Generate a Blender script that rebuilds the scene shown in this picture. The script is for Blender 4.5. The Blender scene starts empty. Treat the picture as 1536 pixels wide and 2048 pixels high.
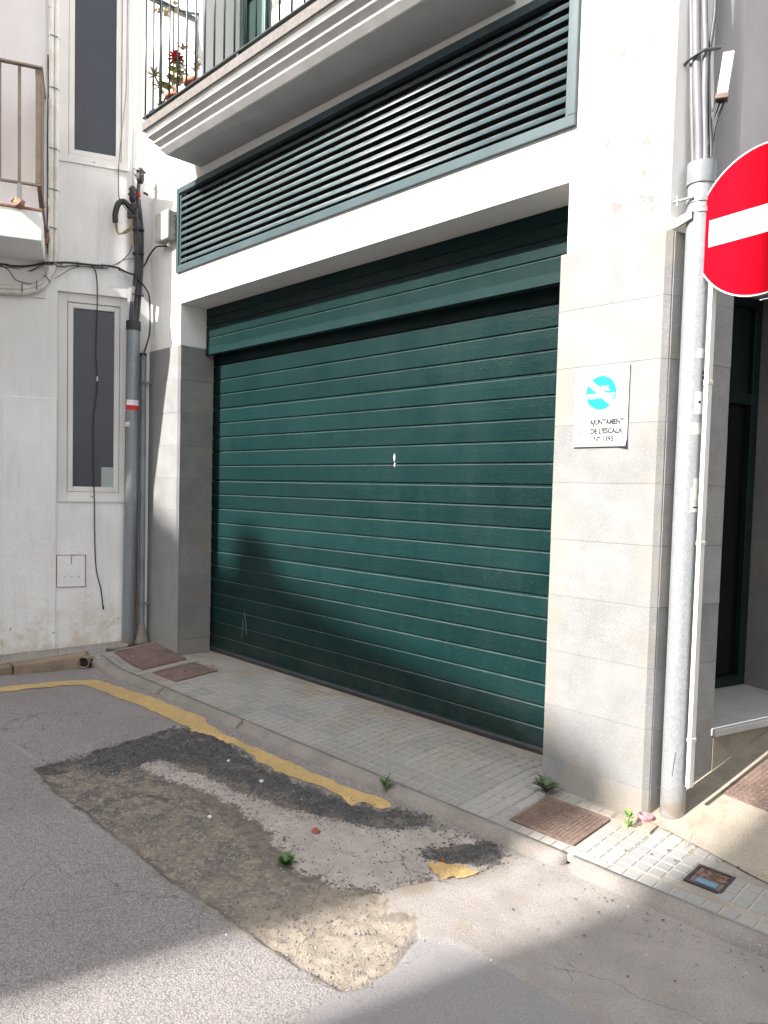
import bpy, bmesh, math, random
import numpy as np
from mathutils import Vector, Matrix, noise as mnoise

random.seed(7)
rng = np.random.default_rng(7)
S = bpy.context.scene
COL = S.collection

# ------------------------------------------------------------------ camera, sky, sun, exposure
W0, H0 = 1536.0, 2048.0
FPX, CX, CY = 1524.09, -2.56, 34.08
R_ = Vector((0.69516, 0.71838, 0.02550)); F_ = Vector((-0.71655, 0.69569, -0.05075))
R_ = (R_ - F_ * R_.dot(F_)).normalized()
U_ = R_.cross(F_)
cam = bpy.data.cameras.new('camera')
cam.sensor_fit = 'HORIZONTAL'; cam.sensor_width = 36.0
cam.lens = 36.0 * FPX / W0
cam.shift_x = -CX / W0; cam.shift_y = CY / W0
cam.clip_start = 0.05; cam.clip_end = 500
camo = bpy.data.objects.new('camera', cam); COL.objects.link(camo)
m = Matrix((R_, U_, -F_)).transposed().to_4x4()
m.translation = Vector((1.7305, -3.5019, 1.4359))
camo.matrix_world = m
S.camera = camo
S.render.resolution_x, S.render.resolution_y = 768, 1024

SUN = Vector((-0.235, -1.0, 0.80)).normalized()          # towards the sun
EL = math.asin(SUN.z); AZ = math.atan2(SUN.x, SUN.y)
wd = bpy.data.worlds.new('World'); S.world = wd; wd.use_nodes = True
wt = wd.node_tree; bg = wt.nodes['Background']
sky = wt.nodes.new('ShaderNodeTexSky'); sky.sky_type = 'NISHITA'; sky.sun_disc = False
sky.sun_elevation = EL; sky.sun_rotation = AZ
sky.air_density = 1.0; sky.dust_density = 2.5; sky.ozone_density = 1.0
hs = wt.nodes.new('ShaderNodeHueSaturation'); hs.inputs['Saturation'].default_value = 0.25
wt.links.new(sky.outputs[0], hs.inputs['Color']); wt.links.new(hs.outputs[0], bg.inputs['Color'])
bg.inputs['Strength'].default_value = 0.15
sl = bpy.data.lights.new('sun', 'SUN'); sl.energy = 3.0; sl.angle = math.radians(0.53); sl.color = (1.0, 0.96, 0.91)
so = bpy.data.objects.new('sun', sl); COL.objects.link(so)
so.rotation_euler = SUN.to_track_quat('Z', 'Y').to_euler(); so.location = (-4, -12, 14)
S.view_settings.view_transform = 'Standard'; S.view_settings.look = 'None'
S.view_settings.gamma = 1.0; S.view_settings.use_curve_mapping = False
S.view_settings.exposure = 2.15
try:
    S.cycles.max_bounces = 6; S.cycles.diffuse_bounces = 4; S.cycles.glossy_bounces = 2; S.cycles.use_adaptive_sampling = True; S.cycles.adaptive_threshold = 0.02
except Exception: pass

# ------------------------------------------------------------------ object helpers
def tag(o, label=None, cat=None, group=None, kind=None):
    if label: o['label'] = label
    if cat: o['category'] = cat
    if group: o['group'] = group
    if kind: o['kind'] = kind
    return o

def thing(name, label, cat, loc=(0, 0, 0), group=None):
    o = bpy.data.objects.new(name, None); COL.objects.link(o); o.location = loc
    o.empty_display_size = 0.1
    return tag(o, label, cat, group)

def wloc(o):
    v = Vector((0, 0, 0))
    while o is not None:
        v = v + o.location; o = o.parent
    return v

class MB:
    """collects geometry in world coordinates, builds ONE mesh object"""
    def __init__(s): s.v = []; s.f = []; s.sm = []
    def add(s, verts, faces, smooth=False):
        n = len(s.v); s.v += [tuple(v) for v in verts]
        for f in faces: s.f.append(tuple(i + n for i in f)); s.sm.append(smooth)
        return s
    def hexa(s, c8):
        return s.add(c8, [(0, 3, 2, 1), (4, 5, 6, 7), (0, 1, 5, 4), (1, 2, 6, 5), (2, 3, 7, 6), (3, 0, 4, 7)])
    def box(s, x0, x1, y0, y1, z0, z1, fr=None):
        c = [(x0, y0, z0), (x1, y0, z0), (x1, y1, z0), (x0, y1, z0), (x0, y0, z1), (x1, y0, z1), (x1, y1, z1), (x0, y1, z1)]
        if fr: c = [fr(*p) for p in c]
        s.hexa(c)
        if fr:
            # keep outward winding for left-handed frames
            a, b, d = Vector(c[1]) - Vector(c[0]), Vector(c[3]) - Vector(c[0]), Vector(c[4]) - Vector(c[0])
            if a.cross(b).dot(d) < 0:
                for k in range(len(s.f) - 6, len(s.f)): s.f[k] = s.f[k][::-1]
        return s
    def prism(s, poly, z0, z1):
        n = len(poly)
        ar = sum(poly[i][0] * poly[(i + 1) % n][1] - poly[(i + 1) % n][0] * poly[i][1] for i in range(n))
        if ar < 0: poly = poly[::-1]
        v = [(p[0], p[1], z0) for p in poly] + [(p[0], p[1], z1) for p in poly]
        f = [tuple(range(n))[::-1], tuple(range(n, 2 * n))]
        for i in range(n): j = (i + 1) % n; f.append((i, j, n + j, n + i))
        return s.add(v, f)
    def sweep(s, prof, path, closed_prof=True, caps=True, smooth=False):
        """prof: function(point index)->list of 3d points; all same length"""
        rings = [prof(p) for p in path]; n = len(rings[0]); base = []
        for r in rings: base += r
        f = []
        for i in range(len(rings) - 1):
            for j in range(n if closed_prof else n - 1):
                k = (j + 1) % n
                f.append((i * n + j, i * n + k, (i + 1) * n + k, (i + 1) * n + j))
        if caps and closed_prof:
            f.append(tuple(range(n))[::-1]); f.append(tuple(range((len(rings) - 1) * n, len(rings) * n)))
        return s.add(base, f, smooth)
    def tube(s, pts, r, seg=10, caps=True):
        pts = [Vector(p) for p in pts]; rr = r if isinstance(r, (list, tuple)) else [r] * len(pts)
        t0 = (pts[1] - pts[0]).normalized()
        a = Vector((0, 0, 1)) if abs(t0.z) < 0.9 else Vector((1, 0, 0))
        n = (a - t0 * a.dot(t0)).normalized(); rings = []
        for i, p in enumerate(pts):
            t = (pts[min(i + 1, len(pts) - 1)] - pts[max(i - 1, 0)]).normalized()
            n = (n - t * n.dot(t)).normalized(); b = t.cross(n)
            rings.append([p + (n * math.cos(2 * math.pi * k / seg) + b * math.sin(2 * math.pi * k / seg)) * rr[i] for k in range(seg)])
        base = []; f = []
        for q in rings: base += q
        for i in range(len(rings) - 1):
            for k in range(seg):
                j = (k + 1) % seg; f.append((i * seg + k, i * seg + j, (i + 1) * seg + j, (i + 1) * seg + k))
        s.add(base, f, True)
        if caps:
            s.add(rings[0], [tuple(range(seg))[::-1]]); s.add(rings[-1], [tuple(range(seg))])
        return s
    def lathe(s, c, prof, seg=20, axis='z', cap=True):
        base = []; c = Vector(c)
        for r, h in prof:
            for k in range(seg):
                a = 2 * math.pi * k / seg
                base.append(c + Vector((r * math.cos(a), r * math.sin(a), h)))
        f = []
        for i in range(len(prof) - 1):
            for k in range(seg):
                j = (k + 1) % seg; f.append((i * seg + k, i * seg + j, (i + 1) * seg + j, (i + 1) * seg + k))
        if cap:
            f.append(tuple(range(seg))[::-1]); f.append(tuple(range((len(prof) - 1) * seg, len(prof) * seg)))
        return s.add(base, f, True)
    def blob(s, c, r, sub=1, jit=0.15, sq=(1, 1, 1)):
        bm = bmesh.new(); bmesh.ops.create_icosphere(bm, subdivisions=sub, radius=1)
        vs = []
        for v in bm.verts:
            k = r * (1 + random.uniform(-jit, jit)); vs.append((c[0] + v.co.x * k * sq[0], c[1] + v.co.y * k * sq[1], c[2] + v.co.z * k * sq[2]))
        fs = [tuple(v.index for v in f.verts) for f in bm.faces]; bm.free()
        return s.add(vs, fs, False)
    def build(s, name, material, parent=None, bevel=0, kind=None, smooth_angle=None, origin=None):
        me = bpy.data.meshes.new(name)
        off = wloc(parent) if parent is not None else Vector((0, 0, 0))
        if origin is not None: off2 = Vector(origin)
        else: off2 = off
        me.from_pydata([tuple(Vector(v) - off2) for v in s.v], [], s.f)
        me.polygons.foreach_set('use_smooth', s.sm)
        me.materials.append(material); me.update()
        o = bpy.data.objects.new(name, me); COL.objects.link(o)
        if parent is not None: o.parent = parent
        if origin is not None: o.location = off2 - off
        if bevel:
            md = o.modifiers.new('bevel', 'BEVEL'); md.width = bevel; md.segments = 2; md.limit_method = 'ANGLE'; md.angle_limit = math.radians(40)
        if kind: o['kind'] = kind
        return o

def share(o, parent=None, loc=None, rotz=0.0):
    c = o.copy(); COL.objects.link(c)
    if parent is not None: c.parent = parent
    if loc is not None: c.location = loc
    c.rotation_euler = (0, 0, rotz)
    return c

def smooth_path(pts, n=6):
    """Catmull-Rom through the points"""
    P = [Vector(p) for p in pts]; P = [P[0] * 2 - P[1]] + P + [P[-1] * 2 - P[-2]]; out = []
    for i in range(1, len(P) - 2):
        for k in range(n):
            t = k / n; a, b, c, d = P[i - 1], P[i], P[i + 1], P[i + 2]
            out.append(0.5 * ((2 * b) + (c - a) * t + (2 * a - 5 * b + 4 * c - d) * t * t + (3 * b - a - 3 * c + d) * t ** 3))
    out.append(P[-2]); return out

# frames: facade = world x,z at y; left house wall LW(u, off, z); side street wall SW(s, off, z)
DL = Vector((-0.388, -0.9217, 0)); NL = Vector((0.9217, -0.388, 0)); L0 = Vector((-5.145, 0.02, 0))
DS = Vector((0.2515, 0.9679, 0)); NS = Vector((0.9679, -0.2515, 0)); S0 = Vector((0.02, 0.0, 0))
def LW(u, o, z): return L0 + DL * u + NL * o + Vector((0, 0, z))
def SW(s, o, z): return S0 + DS * s + NS * o + Vector((0, 0, z))

def sstep(a, b, x): 
    t = min(1, max(0, (x - a) / (b - a))); return t * t * (3 - 2 * t)
def hp(x, y):
    """pavement height"""
    z = -0.135 + 0.08 * min(y, 0.0)
    z += 0.075 * sstep(-4.5, -5.15, x) if x < -4.5 else 0
    s = (x - S0.x) * DS.x + (y - S0.y) * DS.y
    if x > -0.02 and s > 0.02: z += 0.33 * (s - 0.02) * sstep(-0.02, 0.03, x)
    return z
ROADZ = -0.235

# ------------------------------------------------------------------ materials
class N:
    def __init__(s, name):
        s.m = bpy.data.materials.new(name); s.m.use_nodes = True; s.t = s.m.node_tree
        s.b = s.t.nodes['Principled BSDF']; s._p = None
    def node(s, typ, ins=None, **kw):
        n = s.t.nodes.new('ShaderNode' + typ)
        for k, v in kw.items(): setattr(n, k, v)
        for k, v in (ins or {}).items(): s.set(n.inputs[k], v)
        return n
    def set(s, sock, v):
        if isinstance(v, bpy.types.NodeSocket): s.t.links.new(v, sock)
        else:
            if isinstance(v, (tuple, list)) and len(v) == 3 and sock.type == 'RGBA': v = (*v, 1)
            sock.default_value = v
    @property
    def pos(s):
        if s._p is None: s._p = s.node('NewGeometry').outputs['Position']
        return s._p
    def obj(s): return s.node('TexCoord').outputs['Object']
    def rnd(s): return s.node('ObjectInfo').outputs['Random']
    def scale(s, v, sc): return s.node('Mapping', {'Vector': v, 'Scale': sc}).outputs[0]
    def noise(s, sc, d=4, r=0.55, v=None): return s.node('TexNoise', {'Vector': v or s.pos, 'Scale': sc, 'Detail': d, 'Roughness': r}).outputs[0]
    def voro(s, sc, v=None, feat='F1', out='Distance', rnd=1.0):
        n = s.node('TexVoronoi', {'Vector': v or s.pos, 'Scale': sc, 'Randomness': rnd}, feature=feat); return n.outputs[out]
    def math(s, op, a, b=0.0, c=None, clamp=False):
        ins = {0: a, 1: b}
        if c is not None: ins[2] = c
        return s.node('Math', ins, operation=op, use_clamp=clamp).outputs[0]
    def ramp(s, f, a, b, lo=0.0, hi=1.0):
        return s.node('MapRange', {'Value': f, 'From Min': a, 'From Max': b, 'To Min': lo, 'To Max': hi}, interpolation_type='SMOOTHSTEP').outputs[0]
    def mix(s, f, a, b, mode='MIX'):
        n = s.node('Mix', data_type='RGBA', blend_type=mode)
        s.set(n.inputs[0], f); s.set(n.inputs[6], a); s.set(n.inputs[7], b); return n.outputs[2]
    def xyz(s, v=None): return s.node('SeparateXYZ', {0: v or s.pos}).outputs
    def attr(s, nm): return s.node('Attribute', attribute_name=nm).outputs['Fac']
    def bump(s, h, st=0.5, d=0.01, nrm=None):
        ins = {'Height': h, 'Strength': st, 'Distance': d}
        if nrm is not None: ins['Normal'] = nrm
        return s.node('Bump', ins).outputs[0]
    def fin(s, col=None, rough=0.8, nrm=None, metal=0.0, spec=0.5, **kw):
        if col is not None: s.set(s.b.inputs['Base Color'], col)
        s.set(s.b.inputs['Roughness'], rough); s.set(s.b.inputs['Metallic'], metal); s.set(s.b.inputs['Specular IOR Level'], spec)
        if nrm is not None: s.set(s.b.inputs['Normal'], nrm)
        for k, v in kw.items(): s.set(s.b.inputs[k], v)
        return s.m

def simple(name, c, c2=None, sc=6.0, rough=0.6, bsc=60, bst=0.15, bd=0.003, metal=0.0, spec=0.5, lo=0.35, hi=0.7):
    n = N(name); f = n.ramp(n.noise(sc, 5), lo, hi)
    col = n.mix(f, c, c2 or tuple(x * 0.8 for x in c))
    return n.fin(col, rough, n.bump(n.noise(bsc, 3), bst, bd), metal, spec)

def m_plaster():
    n = N('white_plaster'); p = n.pos; X, Y, Z = n.xyz()
    col = n.mix(n.ramp(n.noise(1.6, 5), .4, .75), (.80, .785, .765), (.73, .715, .69))
    col = n.mix(n.math('MULTIPLY', n.ramp(n.noise(9, 6, .65), .58, .72), .25), col, (.58, .54, .48))
    # drip streaks
    st = n.noise(5, 4, .6, n.scale(p, (6, 6, .35)))
    col = n.mix(n.math('MULTIPLY', n.ramp(st, .56, .75), .16), col, (.45, .41, .36))
    # flaking paint on the right pier
    bx = n.math('MULTIPLY', n.ramp(X, -.48, -.36), n.math('MULTIPLY', n.ramp(X, .0, -.08), n.math('MULTIPLY', n.ramp(Z, 4.1, 3.6), n.ramp(Z, 2.68, 2.74))))
    pk = n.math('MULTIPLY', n.ramp(n.noise(5.0, 8, .72), .530, .565), bx)
    pk2 = n.math('MULTIPLY', pk, n.ramp(n.noise(45, 4, .7), .38, .50))
    col = n.mix(pk2, col, (.205, .188, .175))
    h = n.math('ADD', n.math('MULTIPLY', n.noise(90, 4, .6), .35), n.math('MULTIPLY', n.noise(9, 3), .6))
    h = n.math('SUBTRACT', h, n.math('MULTIPLY', pk2, .5))
    return n.fin(col, .85, n.bump(h, .35, .006), spec=.25)

def m_left():
    n = N('rough_white_render'); X, Y, Z = n.xyz()
    col = n.mix(n.ramp(n.noise(1.3, 5), .35, .7), (.80, .785, .77), (.71, .695, .68))
    st = n.noise(4, 5, .6, n.scale(n.pos, (5, 5, .4)))
    col = n.mix(n.math('MULTIPLY', n.ramp(st, .5, .75), .28), col, (.52, .47, .41))
    low = n.ramp(Z, .45, -.05)
    col = n.mix(n.math('MULTIPLY', low, n.ramp(n.noise(6, 6, .65), .35, .7)), col, (.58, .51, .42))
    ch = n.math('MULTIPLY', n.ramp(Z, .30, .02), n.ramp(n.noise(11, 4, .6), .69, .71))
    col = n.mix(ch, col, (.22, .2, .18))
    k = n.ramp(Z, 2.4, .7)
    h = n.math('ADD', n.math('MULTIPLY', n.noise(24, 4, .55), n.math('ADD', .25, n.math('MULTIPLY', k, 1.6))), n.math('MULTIPLY', n.noise(110, 3), .25))
    h = n.math('SUBTRACT', h, n.math('MULTIPLY', ch, 1.5))
    return n.fin(col, .88, n.bump(h, .5, .0095), spec=.25)

def m_stone():
    n = N('grey_limestone_slab'); X, Y, Z = n.xyz()
    r = n.rnd()
    col = n.mix(n.ramp(n.noise(5, 6, .6), .35, .68), (.240, .240, .238), (.198, .198, .197))
    col = n.mix(n.math('MULTIPLY', n.ramp(n.noise(170, 2), .52, .62), .45), col, (.14, .137, .134))
    col = n.mix(n.math('MULTIPLY', n.ramp(n.noise(120, 2, .5), .60, .66), .5), col, (.36, .35, .335))
    # ochre staining beside the opening and at the corners
    e1 = n.ramp(n.math('ABSOLUTE', n.math('ADD', X, .575)), .16, .0)
    e2 = n.ramp(n.math('ABSOLUTE', X), .13, .02)
    e3 = n.math('MULTIPLY', n.ramp(Y, .14, .34), n.ramp(X, -4.0, -4.4))
    e4 = n.math('MULTIPLY', n.ramp(Z, .35, -.1), .8)
    e = n.math('MAXIMUM', n.math('MAXIMUM', e1, n.math('MULTIPLY', e2, .6)), n.math('MAXIMUM', e3, e4))
    f = n.math('MULTIPLY', e, n.ramp(n.noise(3.2, 5, .6), .42, .62))
    col = n.mix(n.math('MULTIPLY', f, .5), col, (.29, .235, .165))
    col = n.mix(n.math('MULTIPLY', n.ramp(n.voro(16), .055, .03), .7), col, (.1, .09, .08))
    v = n.node('HueSaturation', {'Value': n.ramp(r, 0, 1, .94, 1.06), 'Color': col}).outputs[0]
    return n.fin(v, .62, n.bump(n.noise(150, 3, .6), .22, .003), spec=.35)

def m_door():
    n = N('green_embossed_metal'); v = n.scale(n.pos, (.55, 1, 1.0)); X, Y, Z = n.xyz()
    g = n.noise(150, 3, .6, v)
    col = n.mix(n.ramp(n.noise(2, 4), .3, .7), (.0032, .0180, .0182), (.0044, .0215, .0215))
    col = n.node('HueSaturation', {'Value': n.ramp(n.rnd(), 0, 1, .86, 1.12), 'Color': col}).outputs[0]
    stk = n.noise(7, 5, .65, n.scale(n.pos, (3.2, 1, .16)))
    col = n.mix(n.math('MULTIPLY', n.ramp(stk, .48, .74), .14), col, (.022, .045, .043))
    col = n.mix(n.math('MULTIPLY', n.ramp(Z, .30, -.12), n.ramp(n.noise(6, 5, .65), .35, .65, .05, .4)), col, (.045, .046, .042))
    col = n.mix(n.math('MULTIPLY', n.ramp(n.noise(1.1, 5, .6, n.scale(n.pos, (1.5, 1, .35))), .45, .75), .10), col, (.04, .055, .05))   # dust haze
    nz = n.node('SeparateXYZ', {0: n.node('NewGeometry').outputs['Normal']}).outputs[2]
    col = n.mix(n.math('MULTIPLY', n.ramp(nz, .15, .6), n.ramp(n.noise(20, 4, .6, n.scale(n.pos, (.5, 1, 1))), .2, .6, .25, .8)), col, (.052, .070, .068))
    col = n.mix(n.math('MULTIPLY', n.ramp(g, .62, .70), .22), col, (.11, .14, .13))
    spk = n.ramp(n.voro(34), .035, .02)
    col = n.mix(n.math('MULTIPLY', spk, n.math('MULTIPLY', n.ramp(Z, 1.0, .1), n.ramp(n.noise(2.5), .52, .6))), col, (.5, .52, .48))
    return n.fin(col, n.ramp(n.noise(4, 4), .3, .7, .30, .40), n.bump(g, .6, .0035), spec=.13)

def m_louvre():
    n = N('louvre_green_paint'); X, Y, Z = n.xyz()
    nz = n.node('SeparateXYZ', {0: n.node('NewGeometry').outputs['Normal']}).outputs[2]
    col = n.mix(n.ramp(n.noise(3, 4), .3, .7), (.044, .068, .076), (.055, .083, .092))
    dust = n.math('MULTIPLY', n.ramp(nz, .2, .8), n.ramp(n.noise(14, 5, .65, n.scale(n.pos, (.6, 1, 1))), .3, .62))
    col = n.mix(n.math('MULTIPLY', dust, .75), col, (.27, .265, .25))
    chips = n.math('MULTIPLY', n.ramp(n.noise(38, 5, .7), .70, .74), n.ramp(n.noise(3, 2), .5, .56))
    col = n.mix(chips, col, (.26, .27, .26))
    return n.fin(col, .40, n.bump(n.noise(40, 3), .12, .003), spec=.38)

def m_galv(name='galvanised_steel', c=(.33, .345, .36)):
    n = N(name)
    sp = n.voro(105, n.scale(n.pos, (1, 1, .7)), out='Color'); sx = n.xyz(sp)[0]
    col = n.mix(n.ramp(sx, 0, 1), tuple(x * .9 for x in c), tuple(min(1, x * 1.07) for x in c))
    col = n.mix(n.math('MULTIPLY', n.ramp(n.noise(90, 3), .5, .65), .4), col, tuple(x * .8 for x in c))
    st = n.noise(9, 4, .6, n.scale(n.pos, (3, 3, .3)))
    col = n.mix(n.math('MULTIPLY', n.ramp(st, .5, .7), .25), col, (.25, .24, .23))
    Z = n.xyz()[2]
    col = n.mix(n.math('MULTIPLY', n.ramp(Z, .08, -.1), n.ramp(n.noise(14, 4), .3, .6)), col, (.25, .21, .17))
    return n.fin(col, .42, n.bump(n.noise(120, 2), .06, .002), .35, .5)

def m_tile():
    n = N('grey_pavement_tile'); o = n.obj(); oz = n.xyz(o)[2]
    col = n.mix(n.ramp(n.rnd(), 0, 1), (.215, .215, .21), (.272, .266, .256))
    col = n.mix(n.math('MULTIPLY', n.ramp(n.noise(2.2, 5, .6), .47, .68), .75), col, (.245, .205, .155))
    col = n.mix(n.math('MULTIPLY', n.ramp(n.noise(220, 2), .52, .6), .35), col, (.15, .145, .14))
    gv = n.mix(n.ramp(n.noise(3, 4), .35, .65), (.290, .277, .255), (.310, .258, .185))
    col = n.mix(n.ramp(oz, -.0015, -.0032), col, gv)
    return n.fin(col, .85, n.bump(n.noise(160, 3), .25, .003), spec=.25)

def m_kerb(name, c1, c2, stain=(.2, .17, .13)):
    n = N(name)
    col = n.mix(n.ramp(n.noise(4, 6, .6), .35, .65), c1, c2)
    col = n.mix(n.math('MULTIPLY', n.ramp(n.noise(200, 2), .55, .62), .5), col, (.13, .12, .11))
    col = n.mix(n.math('MULTIPLY', n.ramp(n.noise(190, 2, .5), .60, .66), .4), col, (.45, .43, .4))
    col = n.mix(n.math('MULTIPLY', n.ramp(n.noise(7, 6, .65), .52, .66), .5), col, stain)
    return n.fin(col, .88, n.bump(n.math('ADD', n.noise(130, 3), n.math('MULTIPLY', n.noise(22, 4, .6), 1.2)), .35, .005), spec=.25)

def m_road():
    n = N('worn_road_surface')
    rag = n.math('ADD', n.math('MULTIPLY', n.math('SUBTRACT', n.noise(7, 3), .5), .16), n.math('MULTIPLY', n.math('SUBTRACT', n.noise(42, 5, .7), .5), .12))
    def mask(a, e=.012, amp=1.0): return n.ramp(n.math('ADD', n.attr(a), n.math('MULTIPLY', rag, amp)), -e, e)
    cell = n.voro(150, out='Color'); cx = n.xyz(cell)[0]; cd = n.voro(150, n.node('VectorMath', {0: n.pos, 1: n.node('TexNoise', {'Vector': n.pos, 'Scale': 60.0}).outputs[1]}, operation='MULTIPLY_ADD').outputs[0]) if False else n.voro(150)
    fine = n.noise(260, 2, .6)
    big = n.ramp(n.noise(1.1, 5, .6), .35, .7)
    # aged asphalt with exposed aggregate
    a = n.mix(big, (.236, .216, .211), (.198, .180, .176))
    a = n.mix(n.math('MULTIPLY', n.ramp(cx, .55, .95), .5), a, (.32, .30, .28))
    a = n.mix(n.math('MULTIPLY', n.ramp(cx, .25, .02), .55), a, (.085, .08, .08))
    a = n.mix(n.math('MULTIPLY', n.ramp(cd, .4, .62), .5), a, (.09, .083, .08))
    sc_ = n.noise(3, 2, .5, n.scale(n.pos, (.35, 3, 1)))
    a = n.mix(n.math('MULTIPLY', n.ramp(sc_, .66, .72), .25), a, (.36, .34, .32))
    # finer, darker patch of asphalt
    fi = n.mix(n.ramp(fine, .35, .65), (.158, .149, .152), (.225, .214, .213))
    fi = n.mix(n.math('MULTIPLY', big, .35), fi, (.19, .165, .145))
    # concrete
    co = n.mix(n.ramp(n.noise(4, 6, .6), .35, .68), (.255, .232, .215), (.205, .186, .172))
    co = n.mix(n.math('MULTIPLY', n.ramp(n.noise(170, 3, .7), .53, .62), .75), co, (.135, .12, .112))
    co = n.mix(n.math('MULTIPLY', n.ramp(n.noise(3, 4, .6), .57, .68), .55), co, (.19, .145, .10))
    # pale worn screed
    pa = n.mix(n.ramp(n.noise(6, 5, .6), .35, .65), (.345, .308, .28), (.285, .252, .228))
    pa = n.mix(n.ramp(n.math('ADD', n.noise(50, 6, .75), n.math('MULTIPLY', n.ramp(n.attr('pale'), .16, -.02), .10)), .62, .65), pa, (.07, .066, .066))
    ta_ = n.mix(n.ramp(cx, .2, .9), (.05, .047, .045), (.095, .09, .085))
    # bare earth and grit
    di = n.mix(n.ramp(n.noise(9, 6, .65), .36, .64), (.178, .150, .118), (.112, .098, .088))
    di = n.mix(n.math('MULTIPLY', n.ramp(n.xyz(n.voro(60, out='Color'))[0], .6, .95), .5), di, (.29, .255, .215))
    xr = n.xyz()[0]
    di = n.mix(n.math('MULTIPLY', n.ramp(n.noise(7, 6, .7), .50, .60), n.ramp(xr, -1.0, -1.9, 0, .8)), di, ta_)
    di = n.mix(n.ramp(n.math('ADD', xr, n.math('MULTIPLY', n.math('SUBTRACT', n.noise(5, 4), .5), .8)), -.95, -.45), di, n.mix(n.ramp(n.noise(14, 6, .65), .35, .65), (.255, .220, .178), (.190, .160, .126)))
    # black bituminous fill
    ta = n.mix(n.ramp(cx, .2, .9), (.042, .041, .042), (.098, .095, .094))
    ta = n.mix(n.math('MULTIPLY', n.ramp(n.noise(6, 5, .6), .52, .66), .7), ta, (.15, .13, .11))
    col = a
    col = n.mix(mask('conc', .008, .25), col, co)
    col = n.mix(mask('fine', .008, .25), col, fi)
    col = n.mix(mask('trench', .016, .8), col, n.mix(n.ramp(n.noise(20, 4), .4, .6), (.10, .088, .078), (.15, .128, .105)))
    col = n.mix(mask('dirt', .03, 1.3), col, di)
    col = n.mix(mask('pale', .012, 1.3), col, pa)
    tm = n.math('MAXIMUM', mask('tar', .014, .8), mask('tar2', .014, .8))
    col = n.mix(tm, col, ta)
    wv = n.node('VectorMath', {0: n.node('TexNoise', {'Vector': n.pos, 'Scale': 5.0, 'Detail': 5.0}).outputs[1], 1: (.22, .22, .22), 2: n.pos}, operation='MULTIPLY_ADD').outputs[0]
    ck = n.ramp(n.voro(1.5, wv, 'DISTANCE_TO_EDGE'), .006, .0015)
    col = n.mix(n.math('MULTIPLY', ck, n.math('MULTIPLY', n.ramp(n.noise(2.2, 3), .45, .55), .55)), col, (.06, .052, .045))
    # edge shadow painted as a dark line where the old asphalt was cut
    cut = n.ramp(n.math('ABSOLUTE', n.math('ADD', n.attr('trench'), n.math('MULTIPLY', rag, .35))), .022, .004)
    col = n.mix(n.math('MULTIPLY', cut, n.ramp(n.noise(8, 3), .4, .6, .1, .55)), col, (.05, .045, .04))
    tr = mask('trench', .01, .35)
    smooth = n.math('MAXIMUM', mask('fine', .02, .2), n.math('MULTIPLY', mask('conc', .02, .2), .45))
    h1 = n.math('MULTIPLY', n.math('SUBTRACT', .8, cd), n.math('SUBTRACT', .75, n.math('MULTIPLY', smooth, .55)))
    h = n.math('ADD', h1, n.math('MULTIPLY', n.noise(120, 4, .7), 1.3))
    h = n.math('ADD', h, n.math('MULTIPLY', n.math('MULTIPLY', n.noise(75, 6, .75), tr), 1.2))
    return n.fin(col, .9, n.bump(h, .55, .0055), spec=.3)

def m_yellow():
    n = N('faded_yellow_road_paint')
    col = n.mix(n.ramp(n.noise(6, 5), .35, .65), (.47, .325, .135), (.39, .28, .13))
    col = n.mix(n.math('MULTIPLY', n.ramp(n.voro(90), .30, .55), .35), col, (.22, .15, .06))
    col = n.mix(n.math('MULTIPLY', n.ramp(n.noise(34, 6, .78), .585, .63), .85), col, (.15, .138, .13))
    return n.fin(col, .8, n.bump(n.voro(95), .45, .005), spec=.3)

def m_iron(name='rusty_brown_iron', c=(.115, .075, .066)):
    n = N(name)
    col = n.mix(n.ramp(n.noise(6, 5, .6), .35, .65), c, tuple(x * 1.45 for x in c))
    col = n.mix(n.math('MULTIPLY', n.ramp(n.noise(60, 4, .65), .54, .64), .5), col, (.26, .21, .175))
    return n.fin(col, .7, n.bump(n.noise(140, 3), .3, .003), .15, .4)

def m_glass(name, c, rough=.12):
    n = N(name); X, Y, Z = n.xyz()
    col = n.mix(n.ramp(n.noise(1.5, 3), .35, .65), c, tuple(x * .8 for x in c))
    return n.fin(col, rough, n.bump(n.noise(3, 2), .03, .004), spec=.5)

M = {}
M['plaster'] = m_plaster(); M['left'] = m_left(); M['stone'] = m_stone(); M['door'] = m_door(); M['louvre'] = m_louvre()
M['galv'] = m_galv(); M['galv_dull'] = m_galv('dull_galvanised_steel', (.225, .25, .27)); M['tile'] = m_tile(); M['road'] = m_road(); M['yellow'] = m_yellow(); M['iron'] = m_iron()
M['iron_light'] = m_iron('red_brown_iron', (.112, .076, .062))
M['kerb'] = m_kerb('kerb_concrete', (.210, .190, .174), (.160, .145, .132))
M['kerb_brown'] = m_kerb('brown_kerb_stone', (.25, .185, .125), (.18, .135, .09))
M['conc'] = m_kerb('footway_concrete', (.285, .25, .195), (.23, .20, .16), (.17, .135, .10))
M['bed'] = m_kerb('pavement_mortar', (.27, .245, .21), (.21, .185, .155))
M['pink'] = simple('pale_pink_render', (.72, .685, .675), (.66, .625, .615), 1.5, .85, 40, .15)
M['cornice'] = simple('grey_painted_moulding', (.46, .455, .445), (.38, .375, .365), 5, .8, 80, .2)
M['soffit'] = simple('grey_painted_soffit', (.34, .35, .34), (.30, .31, .30), 2.5, .8, 120, .15)
M['tile_edge'] = simple('rough_terrazzo_edge', (.165, .15, .14), (.12, .108, .10), 40, .85, 120, .4)
M['rail_green'] = simple('dark_green_railing_paint', (.022, .034, .036), (.03, .045, .046), 8, .4, 60, .1, spec=.5)
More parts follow.
